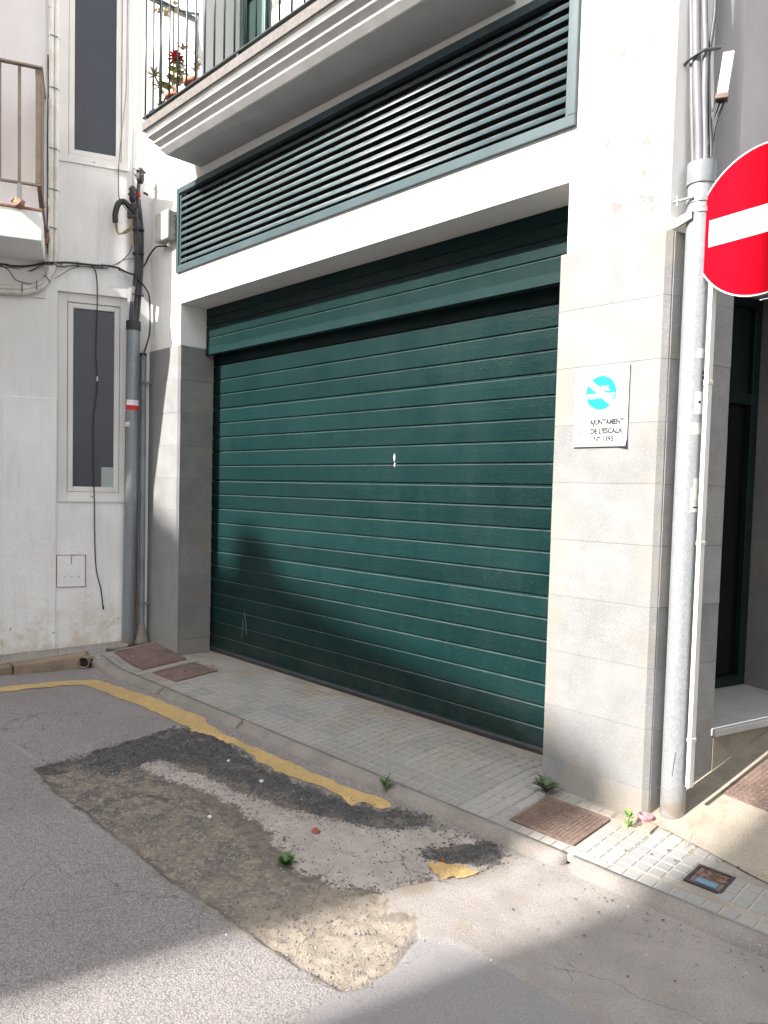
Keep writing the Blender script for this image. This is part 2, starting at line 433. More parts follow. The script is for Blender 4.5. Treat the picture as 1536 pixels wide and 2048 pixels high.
M['lip'] = simple('plain_green_metal', (.0045, .0205, .0212), (.006, .025, .0255), 4, .42, 60, .06, spec=.2)
M['black'] = simple('black_rubber', (.018, .018, .021), (.03, .03, .032), 12, .55)
M['dark_in'] = simple('dark_void_lining', (.012, .011, .011), (.02, .018, .018), 5, .9)  # near-black colour stands in for shade inside voids and holes
M['seal'] = simple('dark_grey_door_seal', (.05, .05, .058), (.07, .068, .072), 9, .6)
M['pvc'] = simple('white_window_frame', (.68, .66, .635), (.62, .60, .575), 3, .5, 40, .05)
M['pane'] = m_glass('dark_window_pane', (.024, .026, .037), .30)
M['dark_pane'] = m_glass('black_door_glass', (.003, .0035, .004), .25)
M['door_frame'] = simple('dark_green_frame', (.006, .013, .013), (.008, .017, .017), 5, .45, spec=.25)
M['brown'] = simple('brown_painted_rail', (.17, .125, .095), (.13, .095, .075), 10, .5)
M['rust'] = simple('rusty_metal', (.30, .165, .11), (.20, .115, .08), 25, .85, 60, .5)
M['white_pipe'] = simple('white_painted_pipe', (.66, .64, .60), (.55, .52, .47), 7, .6)
M['grey_pvc'] = simple('grey_pvc', (.22, .235, .25), (.17, .18, .19), 6, .5)
M['cable'] = simple('dark_grey_cable', (.05, .05, .056), (.075, .075, .082), 8, .5)
M['cable_light'] = simple('grey_cable_sheath', (.15, .148, .165), (.19, .185, .20), 8, .45)
M['beige'] = simple('beige_plastic', (.66, .62, .53), (.58, .54, .45), 5, .5)
M['beige_cable'] = simple('beige_cable', (.42, .30, .17), (.34, .24, .14), 10, .6)
M['box'] = simple('grey_green_plastic_box', (.46, .47, .42), (.38, .385, .345), 6, .5)
M['red'] = simple('red_reflective_sheet', (.42, .001, .010), (.39, .001, .010), 3, .6, 300, .02, spec=.03)
M['white_sheet'] = simple('white_reflective_sheet', (.72, .72, .70), (.68, .68, .66), 3, .35, 300, .02)
M['alu'] = simple('sign_back_aluminium', (.5, .5, .5), (.42, .42, .42), 6, .45, metal=.6)
M['sign_white'] = simple('white_sign_plate', (.82, .82, .81), (.78, .78, .77), 3, .4, 60, .02)
M['cyan'] = simple('cyan_print', (.0, .24, .40), (.0, .23, .39), 3, .4)
M['pale_cyan'] = simple('faded_cyan_print', (.15, .25, .27), (.18, .26, .27), 60, .5)
M['grey_print'] = simple('faded_grey_print', (.022, .022, .021), (.05, .049, .047), 50, .5)
M['red_paint'] = simple('red_stripe', (.55, .02, .02), None, 10, .6)
M['white_paint'] = simple('white_stripe', (.78, .78, .78), None, 10, .6)
M['paper'] = simple('torn_paper_sticker', (.60, .58, .545), (.46, .44, .42), 30, .8)
M['terracotta'] = simple('terracotta_pot', (.48, .16, .09), (.42, .13, .07), 8, .75)
M['leaf_pale'] = simple('yellow_green_succulent_leaf', (.25, .27, .05), (.16, .2, .04), 20, .5)
M['leaf_grey'] = simple('grey_pink_succulent_leaf', (.33, .27, .2), (.24, .22, .15), 20, .6)
M['leaf'] = simple('weed_leaf', (.075, .17, .03), (.045, .10, .02), 40, .55)
M['leaf_bright'] = simple('bright_weed_leaf', (.17, .32, .05), (.12, .25, .04), 40, .55)
M['leaf_dark'] = simple('dark_weed_leaf', (.045, .075, .03), (.07, .085, .045), 40, .6)
M['flower'] = simple('dark_red_flower', (.30, .012, .03), (.4, .03, .05), 20, .55)
M['stem'] = simple('brown_stem', (.09, .07, .05), None, 20, .7)
M['blue'] = simple('blue_plastic', (.015, .05, .32), None, 10, .4)
M['blue_label'] = simple('faded_blue_label', (.085, .16, .235), (.11, .185, .25), 20, .55)
M['can'] = simple('crushed_pink_can', (.34, .13, .15), (.36, .24, .24), 30, .45, metal=.2)
M['brick'] = simple('orange_brick_shard', (.22, .066, .036), (.17, .05, .03), 30, .85)
M['grit'] = simple('mixed_grit', (.10, .094, .088), (.24, .215, .19), 30, .9, lo=.4, hi=.6)
M['grit_dark'] = simple('black_tar_crumbs', (.04, .039, .04), (.085, .08, .078), 60, .8)
M['pebble'] = simple('white_pebble', (.58, .55, .51), (.46, .43, .40), 60, .8)
M['dry_leaf'] = simple('dry_brown_leaf', (.12, .058, .024), (.075, .042, .02), 40, .7)
M['lilac'] = simple('lilac_grey_render', (.55, .52, .55), (.48, .45, .475), 2.5, .85, 60, .25)
M['lilac_pipe'] = simple('lilac_grey_painted_pipe', (.60, .59, .64), (.56, .55, .60), 4, .55)
M['threshold'] = simple('pale_door_step_stone', (.40, .39, .385), (.33, .32, .315), 6, .6, 120, .2)
M['wall_far'] = simple('cream_render', (.62, .58, .50), (.54, .50, .43), 1.5, .9)
M['roof'] = simple('clay_roof', (.32, .14, .08), (.24, .11, .07), 6, .85)
M['shutter_green'] = simple('dark_green_shutter', (.008, .028, .024), (.012, .036, .03), 6, .45, 60, .06, spec=.3)
M['shutter_rail'] = simple('pale_green_shutter_rail', (.10, .16, .145), (.08, .13, .12), 6, .45, 60, .06)  # paler tone paints reflections on the balcony door
M['cloth'] = simple('white_cloth', (.8, .8, .8), None, 5, .9)
M['shell'] = simple('shell_string', (.55, .42, .28), (.42, .31, .2), 30, .7)

# ------------------------------------------------------------------ THE SETTING: road, pavement, kerbs
POLY = dict(
trench=[(-2.778,-1.881),(-2.811,-1.768),(-2.825,-1.612),(-2.883,-1.396),(-2.896,-1.151),(-2.981,-0.886),(-2.846,-0.809),(-2.667,-0.761),(-2.345,-0.795),(-2.05,-0.863),(-1.789,-0.869),(-1.422,-0.834),(-1.183,-0.791),(-1.007,-0.703),(-0.862,-0.629),(-0.713,-0.68),(-0.511,-0.654),(-0.337,-0.648),(-0.294,-0.779),(-0.311,-0.9),(-0.37,-1.065),(-0.449,-1.231),(-0.471,-1.304),(-0.333,-1.432),(-0.252,-1.378),(-0.14,-1.457),(-0.127,-1.531),(-0.091,-1.649),(-0.076,-1.782),(-0.109,-1.854),(-0.206,-1.867),(-0.328,-1.88),(-0.471,-1.885),(-0.652,-1.895),(-0.874,-1.891),(-1.159,-1.913),(-1.379,-1.916),(-1.702,-1.907),(-2.043,-1.91),(-2.326,-1.926)],
dirt=[(-2.778,-1.881),(-2.733,-1.74),(-2.565,-1.54),(-2.378,-1.444),(-2.128,-1.387),(-1.833,-1.369),(-1.555,-1.389),(-1.216,-1.467),(-0.942,-1.52),(-0.793,-1.496),(-0.61,-1.371),(-0.457,-1.318),(-0.333,-1.432),(-0.252,-1.378),(-0.14,-1.457),(-0.127,-1.531),(-0.091,-1.649),(-0.076,-1.782),(-0.109,-1.854),(-0.328,-1.88),(-0.652,-1.895),(-1.159,-1.913),(-1.702,-1.907),(-2.326,-1.926)],
tar=[(-2.754,-1.89),(-2.811,-1.768),(-2.825,-1.612),(-2.883,-1.396),(-2.896,-1.151),(-2.981,-0.886),(-2.846,-0.809),(-2.667,-0.761),(-2.345,-0.795),(-2.05,-0.863),(-1.789,-0.869),(-1.422,-0.834),(-1.183,-0.791),(-1.016,-0.694),(-0.87,-0.62),(-0.805,-0.672),(-0.905,-0.841),(-1.097,-0.939),(-1.253,-1.008),(-1.511,-1.074),(-1.746,-1.106),(-2.046,-1.111),(-2.301,-1.161),(-2.497,-1.22),(-2.527,-1.337),(-2.472,-1.429),(-2.526,-1.619),(-2.657,-1.798)],
tar2=[(-0.632,-0.912),(-0.563,-0.777),(-0.5,-0.705),(-0.423,-0.632),(-0.316,-0.676),(-0.3,-0.772),(-0.393,-0.835),(-0.465,-0.89),(-0.583,-0.93)],
pale=[(-2.491,-1.426),(-2.549,-1.227),(-2.292,-1.216),(-2.155,-1.179),(-1.947,-1.173),(-1.705,-1.134),(-1.484,-1.093),(-1.217,-1.005),(-0.896,-0.849),(-0.809,-0.686),(-0.678,-0.682),(-0.504,-0.662),(-0.324,-0.684),(-0.297,-0.884),(-0.442,-1.147),(-0.474,-1.296),(-0.595,-1.384),(-0.743,-1.426),(-0.828,-1.47),(-1.074,-1.381),(-1.447,-1.309),(-1.764,-1.288),(-2.005,-1.299),(-2.25,-1.353)],
conc=[(-0.478,-1.306),(-0.452,-1.228),(-0.379,-1.056),(-0.311,-0.9),(-0.307,-0.687),(-0.086,-0.5),(0.345,-0.5),(4.0,-0.5),(4.0,-1.2),(1.9,-1.36),(0.804,-1.37),(0.553,-1.366),(0.363,-1.362),(0.178,-1.365),(0.044,-1.367),(-0.06,-1.386),(-0.144,-1.452),(-0.252,-1.378),(-0.333,-1.432)],
fine=[(-0.109,-1.854),(-0.076,-1.782),(-0.091,-1.649),(-0.127,-1.531),(-0.139,-1.451),(-0.06,-1.386),(0.044,-1.367),(0.178,-1.365),(0.363,-1.362),(0.553,-1.366),(0.804,-1.368),(1.9,-1.35),(4.0,-1.2),(4.0,-4.5),(0.374,-3.2),(-0.069,-2.28),(-0.085,-2.047)])

def sdist(px, py, poly):
    d = np.full(px.shape, 1e9); ins = np.zeros(px.shape, bool); n = len(poly)
    for i in range(n):
        ax, ay = poly[i]; bx, by = poly[(i + 1) % n]; ex, ey = bx - ax, by - ay
        t = np.clip(((px - ax) * ex + (py - ay) * ey) / (ex * ex + ey * ey + 1e-12), 0, 1)
        d = np.minimum(d, (px - ax - t * ex) ** 2 + (py - ay - t * ey) ** 2)
        c = ((ay > py) != (by > py)) & (px < (bx - ax) * (py - ay) / (by - ay + 1e-12) + ax)
        ins ^= c
    d = np.sqrt(d); return np.where(ins, d, -d)

def vnoise(x, y, sc, seed=0):
    r = np.random.default_rng(seed).random((256, 256))
    x = x * sc + 1000; y = y * sc + 1000; ix = np.floor(x).astype(int); iy = np.floor(y).astype(int)
    fx = x - ix; fy = y - iy; fx = fx * fx * (3 - 2 * fx); fy = fy * fy * (3 - 2 * fy)
    g = lambda a, b: r[a % 256, b % 256]
    return (g(ix, iy) * (1 - fx) + g(ix + 1, iy) * fx) * (1 - fy) + (g(ix, iy + 1) * (1 - fx) + g(ix + 1, iy + 1) * fx) * fy

def road_height(x, y):
    x = np.atleast_1d(np.asarray(x, float)); y = np.atleast_1d(np.asarray(y, float))
    D = {k: sdist(x, y, v) for k, v in POLY.items()}
    z = np.full(x.shape, ROADZ) + (vnoise(x, y, 3, 1) - .5) * .008 + (vnoise(x, y, 14, 2) - .5) * .003
    t = np.clip((D['trench'] + (vnoise(x, y, 12, 3) - .5) * .03) / .03 + .5, 0, 1); t = t * t * (3 - 2 * t)
    z += t * (-.022 + (vnoise(x, y, 30, 4) - .5) * .010 + (vnoise(x, y, 60, 5) - .5) * .006)
    ta = np.maximum(D['tar'], D['tar2']); k = np.clip((ta + (vnoise(x, y, 20, 6) - .5) * .04) / .05, 0, 1)
    z += k * (.018 + (vnoise(x, y, 45, 7) - .4) * .016)
    p = np.clip(D['pale'] / .06, 0, 1); z += p * .006 * (1 - k)
    c = np.clip((D['conc'] + (vnoise(x, y, 18, 8) - .5) * .02) / .02 + .5, 0, 1); z += c * .006
    z += np.clip((y + .74) / .12, 0, 1) * .008
    return z, D

def axis(segs):
    out = []
    for a, b, st in segs:
        n = max(1, int(round((b - a) / st))); out += [a + (b - a) * i / n for i in range(n)]
    return np.array(out + [segs[-1][1]])
xs = axis([(-90, -20, 14), (-20, -7, 2), (-7, -4, .08), (-4, -3, .03), (-3, 1.2, .013), (1.2, 3, .15), (3, 20, 2), (20, 90, 14)])
ys = axis([(-90, -20, 14), (-20, -5, 1.5), (-5, -2.8, .1), (-2.8, -2.05, .025), (-2.05, -.55, .013), (-.55, 1, .15), (1, 20, 2), (20, 90, 14)])
gx, gy = np.meshgrid(xs, ys); gz, DD = road_height(gx.ravel(), gy.ravel())
nx, ny = len(xs), len(ys)
co = np.stack([gx.ravel(), gy.ravel(), gz], 1)
idx = np.arange(nx * ny).reshape(ny, nx)
fa = np.stack([idx[:-1, :-1], idx[:-1, 1:], idx[1:, 1:], idx[1:, :-1]], -1).reshape(-1, 4)
me = bpy.data.meshes.new('road')
me.vertices.add(len(co)); me.vertices.foreach_set('co', co.ravel())
me.loops.add(fa.size); me.loops.foreach_set('vertex_index', fa.ravel())
me.polygons.add(len(fa)); me.polygons.foreach_set('loop_start', np.arange(0, fa.size, 4)); me.polygons.foreach_set('loop_total', np.full(len(fa), 4))
me.polygons.foreach_set('use_smooth', np.ones(len(fa), bool)); me.update(); me.validate()
for k, v in DD.items():
    a = me.attributes.new(k, 'FLOAT', 'POINT'); a.data.foreach_set('value', np.clip(v, -3, 3).astype(np.float32))
me.materials.append(M['road'])
road = bpy.data.objects.new('road', me); COL.objects.link(road)
tag(road, 'worn grey asphalt road with a broken, patched strip beside the kerb', None, None, 'structure')

# painted yellow line: two flat strips lying on the road
def line_strip(up, dn, name, label, n=260):
    def resample(P, n):
        P = np.array(P); d = np.r_[0, np.cumsum(np.hypot(*np.diff(P, axis=0).T))]; t = np.linspace(0, d[-1], n)
        return np.stack([np.interp(t, d, P[:, 0]), np.interp(t, d, P[:, 1])], 1)
    A, B = resample(up, n), resample(dn, n)
    rag = lambda s: (np.interp(np.arange(n), np.arange(0, n, 3), np.random.default_rng(s).normal(0, .006, len(range(0, n, 3)))))
    dirv = (B - A); L = np.hypot(*dirv.T)[:, None]; dirv = dirv / np.maximum(L, 1e-6)
    A = A + dirv * rag(3)[:, None]; B = B + dirv * rag(4)[:, None] * 1.6
    mb = MB(); K = 8; v = []
    for i in range(n):
        for k in range(K + 1):
            p = A[i] + (B[i] - A[i]) * k / K; v.append(p)
    v = np.array(v); z = road_height(v[:, 0], v[:, 1])[0] + .0045
    # never dip below the coarser road sheet around it
    f = []
    for i in range(n - 1):
        for k in range(K):
            a = i * (K + 1) + k; f.append((a, a + 1, a + K + 2, a + K + 1))
    mb.add([(a[0], a[1], b) for a, b in zip(v, z)], f, True)
    return tag(mb.build(name, M['yellow']), label, None, None, 'structure')
YU = [(-4.74,-2.9),(-4.769,-1.682),(-4.752,-1.466),(-4.702,-1.251),(-4.641,-0.989),(-4.525,-0.761),(-4.181,-0.723),(-3.757,-0.675),(-3.31,-0.664),(-3.023,-0.645),(-2.889,-0.685),(-2.607,-0.721),(-2.318,-0.718),(-2.009,-0.707),(-1.707,-0.711),(-1.449,-0.701),(-1.263,-0.68),(-1.19,-0.66),(-1.106,-0.665),(-1.046,-0.691)]
YD = [(-4.60,-2.9),(-4.632,-1.72),(-4.612,-1.51),(-4.54,-1.245),(-4.50,-1.052),(-4.443,-0.924),(-4.38,-0.896),(-3.937,-0.877),(-3.448,-0.833),(-3.072,-0.836),(-2.857,-0.822),(-2.686,-0.775),(-2.42,-0.775),(-2.201,-0.797),(-2.062,-0.837),(-1.821,-0.845),(-1.642,-0.837),(-1.449,-0.812),(-1.294,-0.8),(-1.202,-0.774),(-1.081,-0.741),(-1.037,-0.71)]
line_strip(YU, YD, 'road_marking', 'faded yellow no-parking line painted along the road beside the kerb')
line_strip([(-0.523,-0.985),(-0.489,-0.932),(-0.44,-.89),(-0.382,-0.866),(-0.311,-0.866),(-.295,-.89)], [(-0.50,-0.99),(-0.45,-1.01),(-0.399,-1.033),(-0.36,-1.03),(-0.322,-1.01),(-0.292,-0.924)], 'road_marking', 'small remnant of yellow paint on the broken surface near the kerb joint', 40)

# pavement bed
mb = MB()
def sheet(mb, P, nu, nv, dz=0.0):
    """P(u,v) -> (x,y); thick sheet following the pavement height"""
    v = []; f = []
    for j in range(nv + 1):
        for i in range(nu + 1):
            x, y = P(i / nu, j / nv); v.append((x, y, hp(x, y) + dz))
    for j in range(nv):
        for i in range(nu):
            a = j * (nu + 1) + i; f.append((a, a + 1, a + nu + 2, a + nu + 1))
    mb.add(v, f)
sheet(mb, lambda u, v: (-5.0 + 9.4 * u, -.545 + (1.0 if u < .56 else .52) * v), 140, 12, -.007)
KL = [Vector((-4.985, -.64, 0)), Vector((-5.15, -1.34, 0)), Vector((-5.66, -3.45, 0))]     # outer edge of the left kerb
def leftbed(u, v):
    # between the left wall and the left kerb
    t = u * 1.0
    a = LW(-.02 + 3.3 * t, -.02, 0)
    q = KL[0].lerp(KL[1], t / .25) if t < .25 else KL[1].lerp(KL[2], (t - .25) / .75)
    q = q + Vector((-.06, 0, 0)); p = a.lerp(q, v); return p.x, p.y
sheet(mb, leftbed, 40, 6, -.007)
pav = tag(mb.build('pavement', M['bed']), 'narrow pavement of small grey gridded tiles in front of the garage', None, None, 'structure')

# tiles: 3 x 3 raised cells with recessed grooves
def tile_mesh(nxc=3, nyc=3, c=.0667, th=.03):
    mb = MB(); w, h = nxc * c - .002, nyc * c - .002
    mb.box(-w / 2, w / 2, -h / 2, h / 2, -th, -.0042)
    for i in range(nxc):
        for j in range(nyc):
            cx = (i - (nxc - 1) / 2) * (w / nxc); cy = (j - (nyc - 1) / 2) * (h / nyc); a = w / nxc / 2 - .0035; b = h / nyc / 2 - .0035; k = .0026
            q = [(cx - a, cy - b, -.0042), (cx + a, cy - b, -.0042), (cx + a, cy + b, -.0042), (cx - a, cy + b, -.0042),
                 (cx - a + k, cy - b + k, 0), (cx + a - k, cy - b + k, 0), (cx + a - k, cy + b - k, 0), (cx - a + k, cy + b - k, 0)]
            mb.add(q, [(4, 5, 6, 7), (0, 1, 5, 4), (1, 2, 6, 5), (2, 3, 7, 6), (3, 0, 4, 7)])
    return mb
_t0 = tile_mesh().build('tile', M['tile'], pav)
_e0 = tile_mesh(1, 3).build('edging_tile', M['tile'], pav)
_s0 = tile_mesh(2, 3).build('tile_half', M['tile'], pav)
used = {id(_t0): False, id(_e0): False, id(_s0): False}
def lay(proto, x, y, rz=0.0):
    o = proto if not used[id(proto)] else share(proto, pav)
    used[id(proto)] = True
    e = .08; dx = (hp(x + e, y) - hp(x - e, y)) / (2 * e); dy = (hp(x, y + e) - hp(x, y - e)) / (2 * e)
    o.location = (x, y, hp(x, y) + random.uniform(-.0012, .0012))
    nrm = Vector((-dx + random.uniform(-.006, .006), -dy + random.uniform(-.006, .006), 1)).normalized()
    q = Vector((0, 0, 1)).rotation_difference(nrm).to_matrix().to_4x4() @ Matrix.Rotation(rz + random.uniform(-.006, .006), 4, 'Z')
    o.rotation_euler = q.to_euler(); return o
HOLES = [(-4.97, -4.375, -.435, .02), (-4.25, -3.83, -.42, .005), (-.465, -.08, -.465, -.11)]
def free(x0, x1, y0, y1):
    return not any(x0 < b - .01 and x1 > a + .01 and y0 < d - .01 and y1 > c + .01 for a, b, c, d in HOLES)
for i in range(20):
    for j in range(5):
        x1 = -.535 - .2 * i; x0 = x1 - .2; y0 = -.53 + .2 * j; y1 = y0 + .2
        if y0 > .25: continue
        if x0 < -4.55 and y1 > .06: continue
        if x1 > -.58 and y0 > -.03 and x1 > -.55: pass
        if free(x0, x1, y0, y1): lay(_t0, (x0 + x1) / 2, (y0 + y1) / 2)
        else:
            # whole thirds of the tile that still fit
            for k in range(3):
                a = x0 + k * .0667
                if free(a, a + .0667, y0, y1): lay(_e0, a + .0333, (y0 + y1) / 2)
# strips round the brown cover at the right pier
for k in range(3): lay(_e0, -.50, -.43 + .2 * k if k < 2 else -.03)
for k in range(3): lay(_e0, -.40 + .2 * k, -.498, math.pi / 2)
for k in range(2): lay(_e0, -.40 + .2 * k, -.072, math.pi / 2)
# right-hand stretch
for (x, y) in [(.02, -.247), (.02, -.447), (.222, -.145), (.222, -.345), (.427, -.122), (.632, -.12), (.632, -.322), (.835, -.13), (.835, -.332), (1.04, -.14), (1.04, -.342)] + [(1.245 + .203 * k, yy) for k in range(8) for yy in (-.14, -.342)]: lay(_t0, x, y)
for (x, y) in [(.36, -.50), (.56, -.492), (.76, -.495), (.222, -.495), (.96, -.5)] + [(1.16 + .2 * k, -.5) for k in range(8)]: lay(_e0, x, y, math.pi / 2)
lay(_e0, .355, -.31)
# along the left house
for k in range(14):
    for off in (.115, .315):
        p = LW(.30 + .2 * k, off, 0)
        if k > 0 or off < .2: lay(_t0, p.x, p.y, math.atan2(DL.y, DL.x))
for (x, y) in [(-4.96, -.53), (-4.76, -.497), (-4.56, -.5)]: lay(_s0, x, y, math.pi / 2)

# concrete footway that climbs the side street
mb = MB()
def foot(u, v):
    s = -.05 + 7 * u ** 1.6; o = .0 + 4.28 * v
    p = SW(s, o, 0)
    if u < .02: p.y = -.038 + .01 * math.sin(v * 23); p.x = max(p.x, .15)
    return p.x, p.y
nu, nv = 60, 44; v = []; f = []
for j in range(nv + 1):
    for i in range(nu + 1):
        x, y = foot(i / nu, j / nv); v.append((x, y, hp(x, y) + .004 + .002 * math.sin(x * 9 + y * 7)))
n0 = len(v)
for j in range(nv + 1):
    x, y, z = v[j * (nu + 1)]; v.append((x, y, z - .05))
for j in range(nv):
    for i in range(nu):
        a = j * (nu + 1) + i; f.append((a, a + 1, a + nu + 2, a + nu + 1))
    f.append((n0 + j, j * (nu + 1), (j + 1) * (nu + 1), n0 + j + 1))
mb.add(v, f); tag(mb.build('side_footway', M['conc']), 'beige concrete footway climbing beside the corner doorway', None, None, 'structure')
# cracked concrete lump where the pier meets the pavement
mb = MB()
pl = [(-.088, -.135), (-.03, -.002), (.02, -.0), (.085, .045), (.105, -.04), (.112, -.125), (.03, -.142)]
mb.prism(pl, -.165, -.137)
for (x, y, r) in [(.05, .02, .018), (.09, .04, .022), (.06, .03, .014), (.10, .0, .012), (-.05, -.01, .008), (.005, -.006, .01)]: mb.blob((x, y, -.13), r, 1, .25, (1, 1, .6))
tag(mb.build('mortar_patch', M['conc'], bevel=.004), 'cracked concrete patch at the foot of the right pier', None, None, 'structure')
mb = MB(); mb.prism([(.108, .04), (.15, .08), (.215, -.03), (.12, -.045)], -.165, -.131); tag(mb.build('mortar_patch', M['conc'], bevel=.003), 'small pale concrete fillet beside the pole foot', None, None, 'structure')

# kerb
kerb = thing('kerb', 'low rounded concrete kerb along the road edge', None); del kerb['label']
kerb['kind'] = 'structure'; kerb['label'] = 'low rounded concrete kerb along the garage front'
KP = [(.0, .0), (-.028, -.001), (-.05, -.008), (-.07, -.022), (-.085, -.04), (-.094, -.06), (-.10, -.09), (-.10, -.2), (0, -.2)]
def kerb_stone(x0, x1, chip=()):
    n = max(4, int((x1 - x0) / .035)); rings = []
    for i in range(n + 1):
        x = x0 + (x1 - x0) * i / n; zt = hp(x, -.53) + .001; r = []
        e = min(i, n - i)
        for k, (dy, dz) in enumerate(KP):
            nn = mnoise.noise(Vector((x * 9, dy * 40, 3))) * .006 + mnoise.noise(Vector((x * 30, dy * 60, 9))) * .003
            q = .012 * max(0, 1 - e / 1.2) if k in (1, 2, 3, 4) else 0
            for (cx, cr) in chip:
                if abs(x - cx) < cr and k in (2, 3, 4): q += .020 * (1 - abs(x - cx) / cr) * (1 + mnoise.noise(Vector((x * 50, k, 1))))
            tilt = (x - (x0 + x1) / 2) * 0.0
            kk = 0 if k in (0, 7, 8) else 1
            r.append(Vector((x, -.53 + dy + nn * kk + q * .7, zt + dz + nn * .5 * kk - q * .6)))
        rings.append(r)
    mb = MB(); mb.sweep(lambda q: q, rings, True, True, True)
    return mb.build('kerb_stone', M['kerb'], kerb)
kerb_stone(-4.98, -3.78); kerb_stone(-3.775, -2.66, [(-3.78, .08), (-2.7, .05)]); kerb_stone(-2.652, -1.19, [(-2.62, .16), (-2.45, .2), (-1.2, .03)]); kerb_stone(-1.178, -.072, [(-.07, .05)]); kerb_stone(-.045, 1.02, [(-.04, .06)]); kerb_stone(1.03, 2.4); kerb_stone(2.41, 4.3)
kl = thing('kerb', None, None); kl['kind'] = 'structure'; kl['label'] = 'taller brown stained kerb below the white house'
def left_kerb(a, b, rough):
    d = (b - a); L = d.length; d.normalize(); nn_ = Vector((-d.y, d.x, 0));
    if nn_.x < 0: nn_ = -nn_
    n = max(4, int(L / .03)); rings = []
    for i in range(n + 1):
        p = a + d * (L * i / n); zt = hp(-5.2, p.y) + .012; r = []
        for k, (o, dz) in enumerate([(-.11, 0), (-.03, .0), (-.012, -.006), (.0, -.022), (.006, -.06), (.012, -.10), (.016, -.15), (.016, -.3), (-.11, -.3)]):
            w = mnoise.noise(Vector((p.y * 8, dz * 20, 5))) * .012 * rough + mnoise.noise(Vector((p.y * 25, dz * 50, 2))) * .006 * rough
            kk = 1 if 0 < k < 7 else 0
            r.append(p + nn_ * (o + w * kk) + Vector((0, 0, zt + dz + w * .3 * kk)))
        rings.append(r)
    MBx = MB(); MBx.sweep(lambda q: q, rings, True, True, True); return MBx.build('kerb_stone', M['kerb_brown'], kl)
a, b = KL[0], KL[1]; dv = (b - a)
left_kerb(a, a + dv * .85, 1.3); left_kerb(a + dv * .865, b + (KL[2] - b) * .25, 1.0); left_kerb(b + (KL[2] - b) * .255, KL[2], 1.0)

# ------------------------------------------------------------------ THE GARAGE BUILDING
gb = thing('garage_building', 'white corner building with a green garage shutter between stone-clad piers', 'building', (-2.3, 0, -.14))
PL, PR = -4.60, -.577            # opening edges of the stone piers
XE = -5.145
mb = MB()
mb.box(XE, -4.58, .01, .36, 2.702, 7.2)                      # left pier plaster
mb.box(-4.58, -.55, .01, .36, 3.072, 3.362)                  # lintel
mb.box(-4.58, -.55, .012, .36, 4.09, 4.44)                   # above the louvre
mb.box(-4.578, -4.27, .012, .42, 4.442, 7.2)                 # left of the balcony door
mb.box(-3.255, -.55, .012, .36, 4.442, 7.2)
mb.box(-4.27, -3.255, .012, .36, 6.6, 7.2)
# right pier, wedge plan up to the side street wall
pa = SW(.485, -.012, 0); pb = SW(.485, -.35, 0)
mb.prism([(-.55, .01), (.006, .01), (pa.x, pa.y), (pb.x, pb.y), (-.55, .36)], 2.702, 7.2)
wall = mb.build('wall', M['plaster'], gb, bevel=.006)
mb = MB()
mb.box(XE + .0, -4.612, .032, .36, -.35, 2.70); pc = SW(.45, -.035, 0); pd = SW(.45, -.35, 0)
mb.prism([(-.577 + .0, .032), (-.008, .032), (pc.x, pc.y), (pd.x, pd.y), (-.577, .36)], -.35, 2.70)
mb.box(-5.1, -.70, .75, .95, -.35, 7.1)                        # back of the garage, unlit
mb.box(-5.14, -4.62, .362, .75, -.35, 7.1); mb.box(-.56, -.50, .362, .75, -.35, 7.1); mb.box(-.72, -.561, .45, .749, -.35, 7.1)
mb.build('core', M['kerb'], gb)
# side street wall above and beyond the doorway
def bx(mb, fr, *a): return mb.box(*a, fr=fr)
mb = MB()
bx(mb, SW, .487, 1.5, -.60, -.014, 2.70, 7.2); bx(mb, SW, 1.502, 8, -.34, -.012, 2.702, 7.2)
mb.build('side_wall', M['lilac'], gb, bevel=.004)

# stone cladding: one slab per course and face
JT = .0005
def slab(fr_pts, z0, z1):
    mb = MB(); lo = [(p[0], p[1], z0) for p in fr_pts]; mb.prism([(p[0], p[1]) for p in fr_pts], z0, z1)
    return mb.build('stone_slab', M['stone'], gb, bevel=.0008)
def off2(pts, dx, dy): return [(x + dx, y + dy) for x, y in pts]
for k in range(-1, 9):
    z0 = .3 * k + JT if k >= 0 else -.32; z1 = .3 * (k + 1) - JT if k >= 0 else -JT
    e = lambda: random.uniform(-.0012, .0012)
    # right pier front (chamfered corner) and side
    j = e(); slab(off2([(PR, 0), (0, 0), (.026, .024), (.0275, .0308), (PR, .0308)], 0, j), z0, z1)
    j = e() * 2; q = [SW(.033, .002 + j, 0), SW(.482, .002 + j, 0), SW(.482, -.03, 0), SW(.033, -.03, 0)]; slab([(p.x, p.y) for p in q], z0, z1)
    # left pier front and reveal
    j = e(); slab(off2([(XE, 0), (PL, 0), (PL + .0195, .0195), (PL + .0195, .031), (XE, .031)], 0, j), z0, z1)
    j = e() * 2; slab([(-4.61, .0325), (-4.58 + j, .0325), (-4.58 + j, .36), (-4.61, .36)], z0, z1)
    # far reveal of the doorway and the wall past it
    if True:
        j = e() * 2; q = [SW(1.5, .002 + j, 0), SW(1.5, -.55, 0), SW(1.53, -.55, 0), SW(1.53, .002, 0)]; slab([(p.x, p.y) for p in q], z0, z1)
        q = [SW(1.532, .004 + j, 0), SW(3.2, .004 + j, 0), SW(3.2, -.03, 0), SW(1.532, -.03, 0)]; slab([(p.x, p.y) for p in q], z0, z1)
